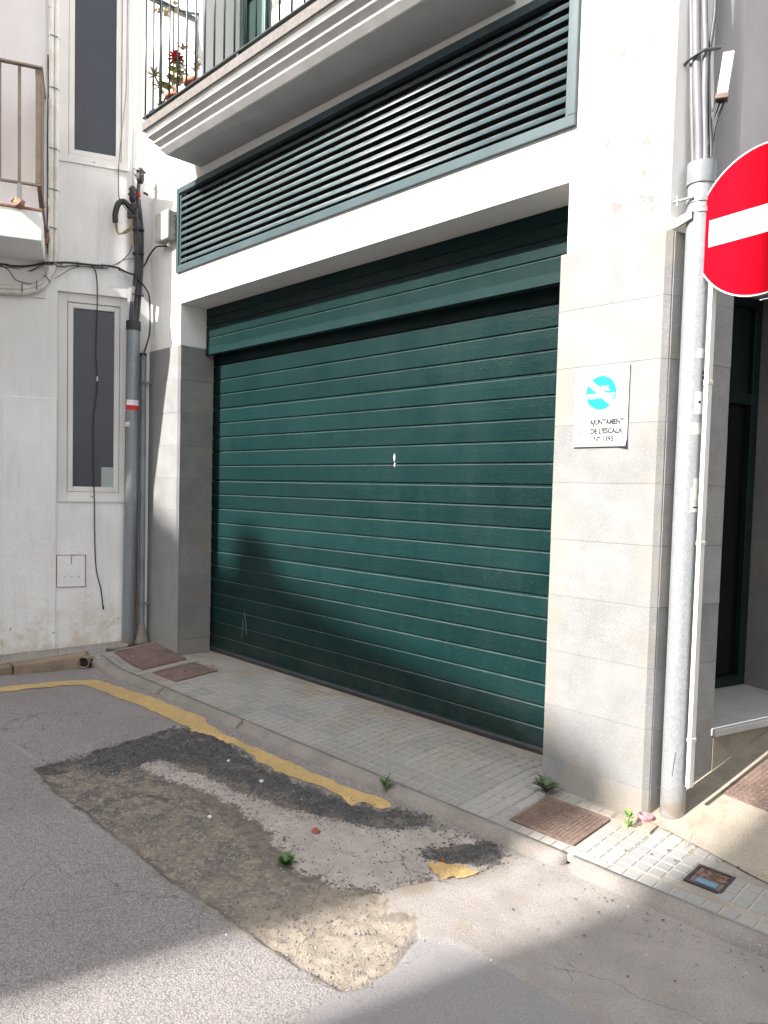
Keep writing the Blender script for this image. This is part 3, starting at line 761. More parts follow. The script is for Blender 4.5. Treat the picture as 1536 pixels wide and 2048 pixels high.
# plaster fillet that closes the top of the stone
# ---- side doorway
mb = MB(); bx(mb, SW, .35, 1.78, -.62, -.585, -.2, 2.69); sd = mb.build('side_door', M['dark_in'], gb)
mb = MB()
bx(mb, SW, .487, 1.498, -.585, -.53, .246, .31); bx(mb, SW, 1.43, 1.498, -.585, -.53, .311, 2.69); bx(mb, SW, .487, .55, -.585, -.53, .311, 2.69); bx(mb, SW, .551, 1.429, -.585, -.53, 2.03, 2.10); bx(mb, SW, .551, 1.429, -.585, -.53, 2.63, 2.69)
mb.build('frame', M['door_frame'], sd, bevel=.006)
mb = MB(); bx(mb, SW, .551, 1.429, -.58, -.565, .311, 2.029); mb.build('pane', M['dark_pane'], sd)
mb = MB(); bx(mb, SW, .551, 1.429, -.58, -.565, 2.101, 2.629); mb.build('pane', M['door_frame'], sd)
mb = MB(); bx(mb, SW, .45, .486, -.60, -.031, -.3, 2.698); mb.build('reveal', M['stone'], gb)
mb = MB(); bx(mb, SW, .47, 1.499, -.584, .028, .205, .245); st = mb.build('door_step', M['threshold'], gb, bevel=.006)
mb = MB(); bx(mb, SW, .487, 1.499, -.58, .004, -.3, .204); mb.build('riser', M['conc'], st)

# ---- garage shutter
gd = MB(); gd.box(-4.80, -.60, .405, .44, -.14, 2.95); gdo = gd.build('garage_shutter', M['lip'], gb)
PIT = .1335
def slat_mesh(x0, x1, z0, z1, gap):
    mb = MB(); y = .384
    # profile in (y,z), swept along x
    pr = [(y + .013, z0), (y, z0 + .001), (y - .001, (z0 + z1) / 2), (y, z1 - gap - .003), (y + .0015, z1 - gap - .0008), (y + .0065, z1 - gap + .0005), (y + .009, z1 - gap + .003), (y + .010, z1), (y + .013, z1)]
    mb.sweep(lambda x: [Vector((x, a, b)) for a, b in pr][::-1], [x0, x1], True, True, False)
    return mb
for i in range(21):
    zt = 2.55 + .016 - PIT * i; zb = zt - PIT + .0006
    if i == 19 + 1: zb = -.094
    if zb < -.094: zb = -.094
    if zt - zb < .02: continue
    dx = random.uniform(-.004, .004)
    slat_mesh(-4.72 + dx, -.60, zb, zt, .013 if i not in (3, 8, 13) else .019).build('shutter_slat', M['door'], gdo)
mb = MB(); mb.box(-4.72, -.60, .386, .404, 2.568, 2.95); mb.build('shutter_slat', M['door'], gdo)
mb = MB(); mb.box(-4.72, -.60, .374, .404, -.118, -.0945); b_ = mb.build('bottom_rail', M['seal'], gdo, bevel=.003)
mb = MB(); mb.box(-4.72, -.60, .379, .402, -.150, -.1185); mb.build('rubber_seal', M['black'], gdo, bevel=.004)
mb = MB(); mb.sweep(lambda x: [Vector((x, a, b)) for a, b in [(.372, -.0942), (.372, -.088), (.384, -.084), (.384, -.0942)]][::-1], [-4.72, -.60]); mb.build('weather_strip', M['lip'], gdo)
# bird dropping and scratches on the shutter
mb = MB(); mb.blob((-2.170, .3825, 1.675), .015, 2, .3, (.55, .08, 1.7)); mb.blob((-2.165, .3825, 1.625), .008, 1, .3, (.8, .1, 2.2)); mb.build('bird_dropping', M['pebble'], gdo)
for a, b in (((-4.04, .3815, .30), (-4.00, .3815, .10)), ((-4.06, .3815, .24), (-4.075, .3815, .06))):
    MB().tube(smooth_path([a, ((a[0] + b[0]) / 2 + .012, .3815, (a[2] + b[2]) / 2), b], 4), .0022, 5).build('scratch', M['grey_pvc'], gdo)
# roller box above
mb = MB(); YB = .274; pr = []
z = 2.709
pts = [(YB, 2.709)]
for g in (2.800, 2.905, 2.985): pts += [(YB, g - .010), (YB + .007, g - .004), (YB + .007, g + .001), (YB - .0005, g + .005)]
pts += [(YB, 3.069), (.40, 3.069), (.40, 2.70), (YB + .02, 2.70)]
mb.sweep(lambda x: [Vector((x, a, b)) for a, b in pts][::-1], [-4.573, -.585]); rb = mb.build('roller_box', M['door'], gb)
mb = MB(); mb.sweep(lambda x: [Vector((x, a, b)) for a, b in [(YB - .004, 2.708), (YB - .004, 2.648), (YB + .012, 2.640), (YB + .012, 2.702), (YB + .03, 2.706)]], [-4.576, -.583]); mb.build('lip', M['lip'], rb)
mb = MB(); mb.box(-4.572, -.585, YB + .014, .36, 2.655, 2.699); mb.build('underside', M['dark_in'], rb)

# ---- ventilation louvre
FR = -.012
mb = MB()
mb.box(-4.645, -.518, FR, .03, 3.350, 3.408); mb.box(-4.645, -.518, FR, .03, 4.045, 4.095)
mb.box(-4.645, -4.600, FR, .03, 3.4085, 4.0445); mb.box(-.563, -.518, FR, .03, 3.4085, 4.0445)
lv = mb.build('louvre', M['louvre'], gb, bevel=.003)
for a_, b_x in ((-4.6, -4.578), (-.585, -.563)): MB().box(a_, b_x, .002, .05, 3.41, 4.04).build('inner_frame', M['louvre'], lv, bevel=.002)
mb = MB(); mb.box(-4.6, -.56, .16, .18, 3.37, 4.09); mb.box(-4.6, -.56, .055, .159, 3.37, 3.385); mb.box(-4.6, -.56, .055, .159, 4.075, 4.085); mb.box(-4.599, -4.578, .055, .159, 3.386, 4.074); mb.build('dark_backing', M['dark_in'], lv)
LP = (4.045 - 3.408) / 10.6
for i in range(10):
    zc = 3.408 + LP * (i + .78)
    pr = [(.034, .022), (.022, .0195), (.012, .011), (.004, -.006), (.000, -.020), (.0015, -.0235), (.005, -.021), (.009, -.007), (.017, .008), (.026, .0155), (.034, .018)]
    mb = MB(); mb.sweep(lambda x: [Vector((x, a, zc + b)) for a, b in pr], [-4.577, -.586], True, True, True)
    mb.build('louvre_slat', M['louvre'], lv)

# ---- balcony slab with stepped moulding
bx0, bx1, by0 = -4.253, -.941, -.298
def ring(d, z): return [(bx0 - d, .009, z), (bx0 - d, by0 - d, z), (bx1 + d, by0 - d, z), (bx1 + d, .009, z)]
prof = [(0.004, 4.186), (.012, 4.1885), (.016, 4.191)]
steps = [(.055, 4.236), (.092, 4.286), (.130, 4.335)]
d_, z_ = .016, 4.191
for (d1, z1) in steps:
    # hollow, then a small upright fillet that catches the light
    for t in (.25, .5, .75, 1.0):
        prof.append((d_ + (d1 - d_) * t, z_ + (z1 - .004 - z_) * t))
    prof += [(d1, z1 - .002), (d1 + .001, z1 + .009), (d1 - .004, z1 + .011)]; d_, z_ = d1 - .004, z1 + .011
for t in (.3, .6, 1.0):
    prof.append((d_ + (.150 - d_) * t, z_ + (4.378 - z_) * t))
rings = [ring(d, z) for d, z in prof]; v = [p for r in rings for p in r]; f = []
for i in range(len(rings) - 1):
    for j in range(3): f.append((i * 4 + j, i * 4 + j + 1, (i + 1) * 4 + j + 1, (i + 1) * 4 + j))
mb = MB(); mb.add(v, f); n = len(rings) - 1; mb.add(rings[-1], [(0, 1, 2, 3)])
bal = mb.build('balcony', M['cornice'], gb)
def sring(d, z): r = ring(d, z); return [(r[0][0], r[0][1], z), r[1], r[2], (r[3][0], r[3][1], z - .040)]
mb = MB(); mb.add(sring(.006, 4.186), [(3, 2, 1, 0)]); r2 = sring(.006, 4.186); r3 = ring(-.01, 4.26)
mb.add(r2 + r3, [(0, 1, 5, 4), (1, 2, 6, 5), (2, 3, 7, 6), (4, 5, 6, 7)]); mb.build('soffit', M['soffit'], bal)
mb = MB(); d = .162; mb.box(bx0 - d, bx1 + d, by0 - d, .008, 4.380, 4.452); mb.build('tile_edging', M['tile_edge'], bal, bevel=.004)
# railing
yr = by0 - .145; xl, xr = bx0 - .135, bx1 + .135
mb = MB(); mb.box(xl - .02, xr + .02, yr - .018, yr + .018, 4.478, 4.490); mb.box(xl - .018, xl + .018, yr + .0185, .005, 4.478, 4.490); mb.box(xr - .018, xr + .018, yr + .0185, .005, 4.478, 4.490)
mb.box(xl - .022, xr + .022, yr - .022, yr + .022, 5.46, 5.49); mb.box(xl - .022, xl + .022, yr + .0225, .005, 5.46, 5.49); mb.box(xr - .022, xr + .022, yr + .0225, .005, 5.46, 5.49)
for x in (-4.36, -3.0, -1.9, -.85): mb.box(x - .012, x + .012, yr - .012, yr + .012, 4.452, 4.478)
rl = mb.build('railing', M['rail_green'], bal, bevel=.002)
mb = MB(); mb.lathe((xl, yr, 4.490), [(.0075, 0), (.0075, .97)], 8); bar0 = mb.build('baluster', M['rail_green'], rl, origin=(xl, yr, 4.49))
base = bar0.location.copy()
for i in range(1, 27): share(bar0, rl, (base.x + .1335 * i, base.y, base.z))
for i in range(1, 4):
    share(bar0, rl, (base.x, base.y + .125 * i, base.z)); share(bar0, rl, (base.x + (xr - xl), base.y + .125 * i, base.z))
share(bar0, rl, (base.x + (xr - xl), base.y, base.z))
# balcony door set back in its recess, dark green, pale bars imitate reflections
mb = MB(); mb.box(-4.27, -3.20, .425, .44, 4.45, 6.6); bd = mb.build('balcony_door', M['shutter_green'], gb)
mb = MB()
for a in (-4.268, -3.93, -3.62): mb.box(a, a + .05, .385, .4245, 4.456, 6.6)
mb.build('frame', M['shutter_rail'], bd, bevel=.004)
for k, a in enumerate((-4.2175, -3.8795)):
    for z in (4.456, 5.06, 5.75):
        mb = MB(); n_ = 8; L_ = .287 if k == 0 else .259
        pts = [Vector((a + L_ * t_ / n_, .40 - .012 * math.sin(math.pi * t_ / n_), z + .02 + .035 * math.sin(math.pi * t_ / n_) * (1 if z > 4.6 else 0))) for t_ in range(n_ + 1)]
        mb.sweep(lambda q: [q + Vector((0, -.012, -.04)), q + Vector((0, .012, -.04)), q + Vector((0, .012, .05)), q + Vector((0, -.012, .05))], pts, True, True); mb.build('rail', M['shutter_rail'], bd)
# plaster pilaster on the side wall: rounded strip
mb = MB(); pts = []
mb.sweep(lambda z: [SW(s, o, z) for s, o in [(.27, -.012), (.275, .030), (.30, .055), (.345, .066), (.39, .055), (.43, .030), (.46, .012), (.47, -.012)]], [2.72, 7.2], True, True, True)
mb.build('pilaster', M['lilac_pipe'], gb)

# ------------------------------------------------------------------ THE WHITE HOUSE ON THE LEFT
lh = thing('white_house', 'rough white rendered house with two narrow dark windows left of the garage', 'house', (-5.6, -.9, -.1))
mb = MB()
WA, WB = .222, .828
for a in [(-.5, WA, -.3, 0, -.4, 9), (WB, 1.8, -.3, 0, -.4, 9), (WA, WB, -.3, 0, -.4, 1.272), (WA, WB, -.3, 0, 3.19, 4.372), (WA, WB, -.3, 0, 6.3, 9)]: bx(mb, LW, *a)
mb.build('wall', M['left'], lh)
mb = MB(); bx(mb, LW, 1.801, 7, -.3, .25, -.4, 9); mb.build('bay_wall', M['left'], lh)  # unseen bay added out of view to keep sun off the wall
mb = MB(); bx(mb, LW, .93, 1.80, .0005, .022, 3.10, 9); mb.build('upper_render', M['pink'], lh, bevel=.004)
mb = MB(); bx(mb, LW, .835, 1.285, .0005, .012, -.2, 2.203); mb.build('plinth_render', M['left'], lh, bevel=.005)
mb = MB(); bx(mb, LW, -.5, 7, -8, -.302, -.4, 9); mb.build('body', M['pink'], lh)
mb = MB(); bx(mb, LW, -.6, 7.2, -8, .5, 9.002, 9.12); mb.build('roof', M['roof'], lh)
def window(z0, z1, paper):
    mb = MB(); bx(mb, LW, WA, WB, -.13, -.10, z0, z1); w = mb.build('window', M['dark_in'], lh)
    mb = MB(); f = .082
    for a in [(WA, WA + f - .02, z0, z1), (WB - f, WB, z0, z1)]: bx(mb, LW, a[0], a[1], -.1, -.035, a[2], a[3])
    bx(mb, LW, WA + f - .02, WB - f, -.1, -.035, z0, z0 + .075); bx(mb, LW, WA + f - .02, WB - f, -.1, -.035, z1 - f, z1)
    mb.build('frame', M['pvc'], w, bevel=.004)
    a0, a1, b0, b1 = WA + f - .017, WB - f - .003, z0 + .078, z1 - f - .003; g = .048
    mb = MB()
    bx(mb, LW, a0, a0 + g, -.1, -.047, b0, b1); bx(mb, LW, a1 - g, a1, -.1, -.047, b0, b1); bx(mb, LW, a0 + g, a1 - g, -.1, -.047, b0, b0 + g); bx(mb, LW, a0 + g, a1 - g, -.1, -.047, b1 - g, b1)
    mb.build('sash', M['pvc'], w, bevel=.005)
    mb = MB(); bx(mb, LW, a0 + g, a1 - g, -.095, -.07, b0 + g, b1 - g); mb.build('pane', M['pane'], w)
    mb = MB(); bx(mb, LW, WA - .004, WB + .004, -.1, .012, z0 - .018, z0 - .001); mb.build('sill', M['pvc'], w, bevel=.003)
    mb = MB(); bx(mb, LW, (WA + WB) / 2 - .012, (WA + WB) / 2 + .012, -.036, -.0345, z0 + .03, z0 + .036); mb.build('drain_slot', M['black'], w)
    if paper:
        mb = MB(); bx(mb, LW, a0 + g + .001, a0 + g + .108, -.0695, -.067, b0 + g + .001, b0 + g + .19); mb.build('paper', M['pale_paper'] if 'pale_paper' in M else M['galv'], w)
M['pale_paper'] = simple('pale_green_paper', (.36, .41, .39), (.33, .38, .36), 3, .7)
window(1.272, 3.19, True); window(4.372, 6.3, False)
# painted-over meter hatch
mb = MB(); bx(mb, LW, .583, .825, .0005, .006, .458, .750); hp_ = mb.build('hatch', M['left'], lh)
mb = MB()
for a in [(.575, .582, .0005, .007, .452, .757), (.826, .833, .0005, .007, .452, .757), (.5825, .8255, .0005, .007, .4515, .457), (.5825, .8255, .0005, .007, .751, .7565)]: bx(mb, LW, *a)
bx(mb, LW, .700, .706, .0065, .010, .67, .745); mb.build('rusty_edge', M['rust'], hp_)
mb = MB()
for u in (.64, .70, .76):
    bx(mb, LW, u - .008, u + .008, .0062, .008, .545, .549)
bx(mb, LW, .66, .71, .0062, .009, .752, .757); mb.build('slot', M['black'], hp_)
# balcony on the left edge
mb = MB(); D = .56
c = [LW(.935, 0, 3.412), LW(3.2, 0, 3.412), LW(3.2, D, 3.456), LW(.935, D, 3.456), LW(.935, 0, 3.70), LW(3.2, 0, 3.70), LW(3.2, D, 3.70), LW(.935, D, 3.70)]
mb.add(c, [(0, 1, 2, 3), (4, 7, 6, 5), (0, 4, 5, 1), (3, 2, 6, 7), (0, 3, 7, 4), (1, 5, 6, 2)]); lb = mb.build('balcony', M['left'], lh, bevel=.006)
mb = MB(); bx(mb, LW, .93, 3.2, D - .06, D + .006, 3.701, 3.722); bx(mb, LW, .93, .99, .0, D - .061, 3.701, 3.722); mb.build('rusty_flashing', M['rust'], lb, bevel=.004)
mb = MB()
bx(mb, LW, .930, 3.2, D - .03, D + .012, 4.862, 4.882); bx(mb, LW, .930, .972, .002, D - .031, 4.862, 4.882)
bx(mb, LW, .938, 3.2, D - .028, D + .002, 3.905, 3.925); bx(mb, LW, .938, .968, .002, D - .029, 3.905, 3.925)
bx(mb, LW, .942, .990, D - .03, D + .0, 3.926, 4.861); bx(mb, LW, .938, .946, .12, D - .04, 3.926, 4.861)
rr = mb.build('railing', M['brown'], lb, bevel=.004)
for k in range(14):
    mb = MB(); u = 1.108 + .147 * k; bx(mb, LW, u - .012, u + .012, D - .026, D - .002, 3.926, 4.861); mb.build('baluster', M['brown'], rr)
mb = MB(); bx(mb, LW, 1.09, 1.125, D - .034, D + .006, 3.78, 3.904); mb.build('post_stub', M['grey_pvc'], rr)
mb = MB(); p = LW(1.107, D + .005, 3.735); mb.blob(p, .055, 2, .22, (.9, .8, .85)); p = LW(1.16, D, 3.76); mb.blob(p, .02, 1, .3); mb.build('rusty_fixing', M['rust'], rr); mb = MB(); p = LW(.93, .06, 3.63); mb.blob(p, .05, 2, .3, (.8, .8, 1.1)); mb.build('rusty_fixing', M['rust'], rr)
mb = MB(); a, b = LW(.955, D - .02, 3.90), LW(.932, .12, 3.62)
w_ = DL * .018; mb.sweep(lambda p: [p - w_ - Vector((0, 0, .012)), p + w_ - Vector((0, 0, .012)), p + w_ + Vector((0, 0, .012)), p - w_ + Vector((0, 0, .012))], [a, b]); mb.build('strut', M['brown'], rr)

# ------------------------------------------------------------------ PIPES, CABLES AND BOXES
def lwp(L, o): return [LW(u, o if not isinstance(o, (list, tuple)) else o[i], z) for i, (u, z) in enumerate(L)]
# white painted twin conduit on the left house
wc = thing('white_conduit', 'pair of white painted pipes strapped together, running down the left house and bending left', 'pipe', LW(.86, .05, 3.1))
for k, du in enumerate((-.018, .022)):
    r_ = [(.862 + du, 9.0), (.862 + du, 5), (.862 + du, 3.62)]
    e = [(.866 + du, 3.46), (.89 + du * .6, 3.32 - du * .6), (.95, 3.225 - du), (1.05, 3.165 - du), (1.2, 3.14 - du), (1.7, 3.125 - du), (2.6, 3.12 - du)]
    MB().tube(lwp([r_[0], r_[1]] , .055) + smooth_path(lwp(r_[2:] + e, .055), 6), .020 + .003 * k, 10).build('pipe', M['white_pipe'], wc)
for (u, z, vert) in [(.865, 5.40, 1), (.865, 4.95, 1), (.865, 4.42, 1), (.865, 4.06, 1), (.868, 3.72, 1), (.875, 3.40, 1), (.915, 3.27, .5), (1.0, 3.19, 0), (1.12, 3.15, 0)]:
    w = .046
    a = [LW(u - w * vert, .04, z - w * (1 - vert)), LW(u - w * .6 * vert, .081, z - w * .6 * (1 - vert)), LW(u + w * .6 * vert, .081, z + .006 + w * .6 * (1 - vert)), LW(u + w * vert, .04, z + .01 + w * (1 - vert))]
    MB().tube(a, .0042, 6).build('wire_tie', M['black'], wc)
for z in (5.72, 4.86, 3.98, 3.78): MB().tube(lwp([(.885, z), (.885, z - .07)], .055), .0265, 10).build('coupling', M['white_pipe'], wc)
MB().tube(lwp([(.915, 5.25), (.912, 5.0), (.917, 4.5), (.913, 4.1), (.918, 3.7), (.912, 3.5)], .035), .006, 6).build('cable', M['black'], wc)

# large galvanised riser with cables on the left
lp = thing('cable_riser_pipe', 'thick galvanised pipe standing in the left corner, red and white stripe on it', 'pipe', (-5.16, -.18, -.085))
top = Vector((-5.112, -.18, 2.90)); bot = Vector((-5.162, -.18, -.10))
MB().tube([bot, bot.lerp(top, .5), top], .0605, 22).build('pipe', M['galv_dull'], lp)
ax = (top - bot).normalized()
mb = MB(); mb.tube([top - ax * .03, top + ax * .055], .0665, 22); mb.build('sleeve', M['black'], lp)
def wrap(mb, axis_pt, r, z0, z1, a0, a1, n=10):
    v = []
    for i in range(n + 1):
        a = a0 + (a1 - a0) * i / n
        for z in (z0, z1):
            t = (z - bot.z) / (top.z - bot.z); c = axis_pt(z); v.append((c.x + r * math.cos(a), c.y + r * math.sin(a), z))
    mb.add(v, [(2 * i, 2 * i + 2, 2 * i + 3, 2 * i + 1) for i in range(n)], True)
lax = lambda z: bot.lerp(top, (z - bot.z) / (top.z - bot.z))
A0 = math.atan2(-3.3, 6.9)
mb = MB(); wrap(mb, lax, .0612, 2.128, 2.172, A0 - 1.0, A0 + 1.1); mb.build('red_stripe', M['red_paint'], lp)
mb = MB(); wrap(mb, lax, .0612, 2.1725, 2.222, A0 - 1.0, A0 + 1.1); mb.build('white_stripe', M['white_paint'], lp)
mb = MB(); wrap(mb, lax, .0612, 1.975, 2.015, A0 - 1.5, A0 - .3); mb.build('sticker', M['paper'], lp)
sp = thing('grey_pipe', 'slim grey pipe beside the galvanised riser, ending in a mortar foot', 'pipe', (-5.12, -.067, -.085))
MB().tube([(-5.122, -.067, -.1), (-5.128, -.067, 1.3), (-5.136, -.067, 2.66)], .0285, 14).build('pipe', M['grey_pvc'], sp)
MB().tube([(-5.136, -.067, 2.655), (-5.136, -.067, 2.68)], .0325, 14).build('collar', M['black'], sp)
for z in (2.40, .29):
    mb = MB(); mb.tube([(-5.13, -.067, z - .012), (-5.13, -.067, z + .012)], .0325, 14); mb.box(-5.105, -5.085, -.085, -.0, z - .01, z + .01); mb.build('clamp', M['galv_dull'], sp)
mb = MB(); mb.lathe((-5.122, -.067, -.1), [(.085, 0), (.07, .03), (.05, .10), (.034, .17), (.0295, .19)], 16); mb.build('mortar_foot', M['bed'], sp)
MB().tube([LW(.115, .035, -.09), LW(.115, .03, 1.1), LW(.118, .03, 2.3), LW(.12, .02, 2.9)], .007, 6).build('thin_pipe', M['rust'], sp)

# bundle of cables rising from the riser
cb = thing('cable_bundle', 'bundle of black cables and splices rising from the galvanised pipe in the left corner', 'cables', LW(.15, .09, 2.95))
for L, o, r in [([(.185, 2.9), (.195, 3.002), (.179, 3.203), (.154, 3.437), (.155, 3.621), (.167, 3.894), (.168, 4.0)], .095, .017),
             ([(.16, 2.9), (.159, 3.008), (.138, 3.256), (.122, 3.489), (.133, 3.718), (.14, 3.993), (.137, 4.177), (.13, 4.27)], .085, .017),
             ([(.135, 2.9), (.127, 3.011), (.103, 3.353), (.097, 3.631), (.103, 3.861), (.128, 4.087)], .075, .014),
             ([(.172, 2.9), (.178, 3.05), (.158, 3.3), (.138, 3.5), (.143, 3.8), (.155, 4.0)], .115, .012)]:
    MB().tube(smooth_path(lwp(L, o), 5), r, 9).build('cable', M['cable'], cb)
for (u, z, r, h) in [(.122, 4.30, .036, .07), (.187, 4.12, .034, .075), (.178, 3.985, .036, .06)]:
    mb = MB(); c = LW(u, .10, z - h); mb.lathe(c, [(.016, 0), (r * .8, .01), (r, h * .5), (r * 1.05, h), (r * .9, h * 1.5), (r, h * 1.7), (r * .5, h * 2.0)], 8)
    for a in range(6): mb.blob((c.x + math.cos(a) * r, c.y + math.sin(a) * r, c.z + h * (1.0 + .5 * (a % 2))), .014, 1, .2)
    mb.build('splice', M['black'], cb)
mb = MB(); bx(mb, LW, .13, .235, .075, .125, 3.90, 3.965); mb.build('splice_block', M['black'], cb, bevel=.008)
mb = MB(); c = lwp([(.135, 4.115), (.135, 4.145)], .088); mb.tube(c, .0195, 10); mb.build('red_tape', M['red_paint'], cb)
for z in (3.20, 3.58, 3.80): 
    mb = MB(); bx(mb, LW, .083, .185, .058, .128, z, z + .012); mb.build('cable_tie', M['black'], cb, bevel=.003)
MB().tube(lwp([(.09, 4.16), (.075, 4.165), (.05, 4.15)], .06), .012, 6).build('hook', M['black'], cb)
MB().tube(lwp([(.19, 3.77), (.19, 3.66)], .10), .013, 6).build('connector', M['beige_cable'], cb)
# loop of beige cable with a black foam sleeve
lo = [(.165, 3.95), (.221, 4.006), (.266, 4.044), (.314, 4.014), (.339, 3.92), (.338, 3.843)]
MB().tube(smooth_path(lwp(lo, .10), 6), .026, 12).build('foam_sleeve', M['black'], cb)
for k in range(3):
    d = .006 * k
    MB().tube(smooth_path(lwp([(.338 - d, 3.86), (.329 - d, 3.776 - d), (.298, 3.752 - d), (.233 + d, 3.772 + d), (.190 + d, 3.834), (.177 + d, 3.935)], .10 + .008 * (k - 1)), 6), .0065, 6).build('loop_wire', M['beige_cable'], cb)
# cables along the left house wall
wcab = thing('wall_cable', 'black cables clipped along the left house just above the lower window', 'cables', LW(.7, .03, 3.4))
L = [(3.2, 3.33), (2.2, 3.34), (1.303, 3.359), (1.255, 3.356), (1.142, 3.358), (1.019, 3.378), (.928, 3.403), (.832, 3.424), (.727, 3.447), (.513, 3.452), (.404, 3.462), (.316, 3.454), (.24, 3.418), (.168, 3.376)]
MB().tube(smooth_path(lwp(L, [.025] * 2 + [.03] * 3 + [.06, .095, .06] + [.025] * 4 + [.05, .14]), 4), .0095, 7).build('cable', M['black'], wcab)
MB().tube(smooth_path(lwp([(3.2, 3.30), (2.2, 3.31), (1.303, 3.337), (1.182, 3.339), (1.06, 3.330), (.936, 3.388), (.80, 3.40), (.7, 3.425), (.513, 3.435), (.40, 3.44)], [.02] * 5 + [.09, .03] + [.02] * 3), 4), .006, 6).build('cable', M['cable'], wcab)
MB().tube(smooth_path(lwp([(1.30, 3.35), (1.235, 3.317), (1.183, 3.245), (1.142, 3.227), (1.06, 3.215), (.986, 3.228)], .022), 4), .005, 5).build('cable', M['cable'], wcab)
MB().tube(smooth_path(lwp([(.853, 3.285), (.727, 3.382), (.62, 3.427), (.512, 3.423), (.403, 3.441), (.249, 3.535), (.151, 3.557)], .03), 4), .0035, 5).build('cable', M['cable'], wcab)
MB().tube(smooth_path(lwp([(.171, 3.8), (.196, 3.635), (.249, 3.549), (.324, 3.47)], .04), 4), .004, 5).build('cable', M['cable'], wcab)
for u, z in ((.66, 3.449), (.45, 3.457), (.80, 3.432), (.30, 3.447), (1.12, 3.358)):
    mb = MB(); bx(mb, LW, u - .005, u + .005, .0, .038, z - .013, z + .013); mb.build('clip', M['black'], wcab)
bk = [(-5.30, -.13, 3.376), (-5.203, -.06, 3.343), (-5.101, -.05, 3.26), (-5.068, -.04, 3.125), (-5.063, -.04, 2.891), (-5.105, -.05, 2.756), (-5.136, -.067, 2.67)]
MB().tube(smooth_path([LW(.168, .14, 3.376)] + bk[2:], 5), .008, 6).build('cable', M['black'], wcab)
hc = thing('hanging_cable', 'thin loose black cable hanging down across the lower left window', 'cable', LW(.5, .03, 3.44))
H = [(.55, 3.445), (.534, 3.443), (.499, 3.365), (.489, 3.151), (.496, 2.828), (.499, 2.629), (.484, 2.413), (.496, 2.226), (.517, 2.038), (.515, 1.637), (.504, 1.289), (.497, .883), (.482, .612), (.441, .435), (.418, .233)]
MB().tube(smooth_path(lwp(H, .022), 5), .0055, 6).build('cable', M['black'], hc)
MB().tube(lwp([(.418, .27), (.416, .233)], .022), .0075, 6).build('end_cap', M['black'], hc)
MB().tube(lwp([(.484, 2.43), (.485, 2.39)], .022), .0078, 6).build('tape', M['pvc'], hc)
tw = thing('thin_wire', 'thin dark wire dropping past the upper left window to the foam sleeve', 'cable', LW(.25, .02, 5), 'thin wires on the left house')
MB().tube(smooth_path(lwp([(.246, 7), (.246, 5.9), (.249, 5.149), (.273, 4.845), (.305, 4.476), (.312, 4.228), (.298, 4.066), (.194, 3.926)], [.02] * 6 + [.05, .11]), 5), .0048, 5).build('wire', M['cable'], tw)
tw2 = thing('thin_wire', 'thin straight wire with a small loop, right of the upper left window', 'cable', LW(.19, .01, 5), 'thin wires on the left house')
MB().tube(lwp([(.205, 7), (.197, 5.918), (.183, 4.2)], .015), .003, 5).build('wire', M['cable'], tw2)
MB().tube(smooth_path(lwp([(.19, 4.36), (.17, 4.39), (.15, 4.36), (.17, 4.33), (.19, 4.36)], .02), 5), .003, 5).build('loop', M['cable'], tw2)
tw3 = thing('thin_wire', 'thin beige wire dropping from above onto the top cable splice', 'cable', LW(.13, .01, 5), 'thin wires on the left house')
MB().tube(lwp([(.14, 7), (.133, 5.9), (.122, 4.33)], .04), .0035, 5).build('wire', M['beige_cable'], tw3)

# junction box on the left pier
jb = thing('junction_box', 'grey-green plastic junction box mounted on the left pier beside the louvre', 'box', (-4.77, 0, 3.65))
mb = MB(); mb.box(-4.895, -4.648, -.062, .009, 3.655, 3.900); mb.build('case', M['box'], jb, bevel=.006)
mb = MB(); mb.box(-4.900, -4.643, -.092, -.0625, 3.650, 3.905); mb.build('lid', M['box'], jb, bevel=.010)
for z in (3.70, 3.755, 3.81, 3.865): MB().lathe((0, 0, 0), [(.012, 0), (.012, .004)], 10).build('knockout', M['box'], jb).matrix_basis = Matrix.Translation(Vector((-4.648, -.026, z)) - Vector((-4.77, 0, 3.65))) @ Matrix.Rotation(math.pi / 2, 4, 'Y') @ Matrix.Translation(Vector((4.77, 0, -3.65)) * -1 if False else Vector((0, 0, 0))) @ Matrix.Translation(Vector((-4.77, 0, 3.65)))
mb = MB(); mb.lathe((-4.73, -.03, 3.60), [(.012, 0), (.018, .012), (.018, .056)], 10); mb.build('gland', M['box'], jb)
MB().tube(smooth_path([(-5.135, -.095, 3.46), (-5.12, -.06, 3.52), (-5.09, -.04, 3.589), (-4.981, -.03, 3.646), (-4.866, -.03, 3.632), (-4.76, -.03, 3.61), (-4.735, -.03, 3.615)], 5), .0075, 6).build('cable', M['black'], jb)

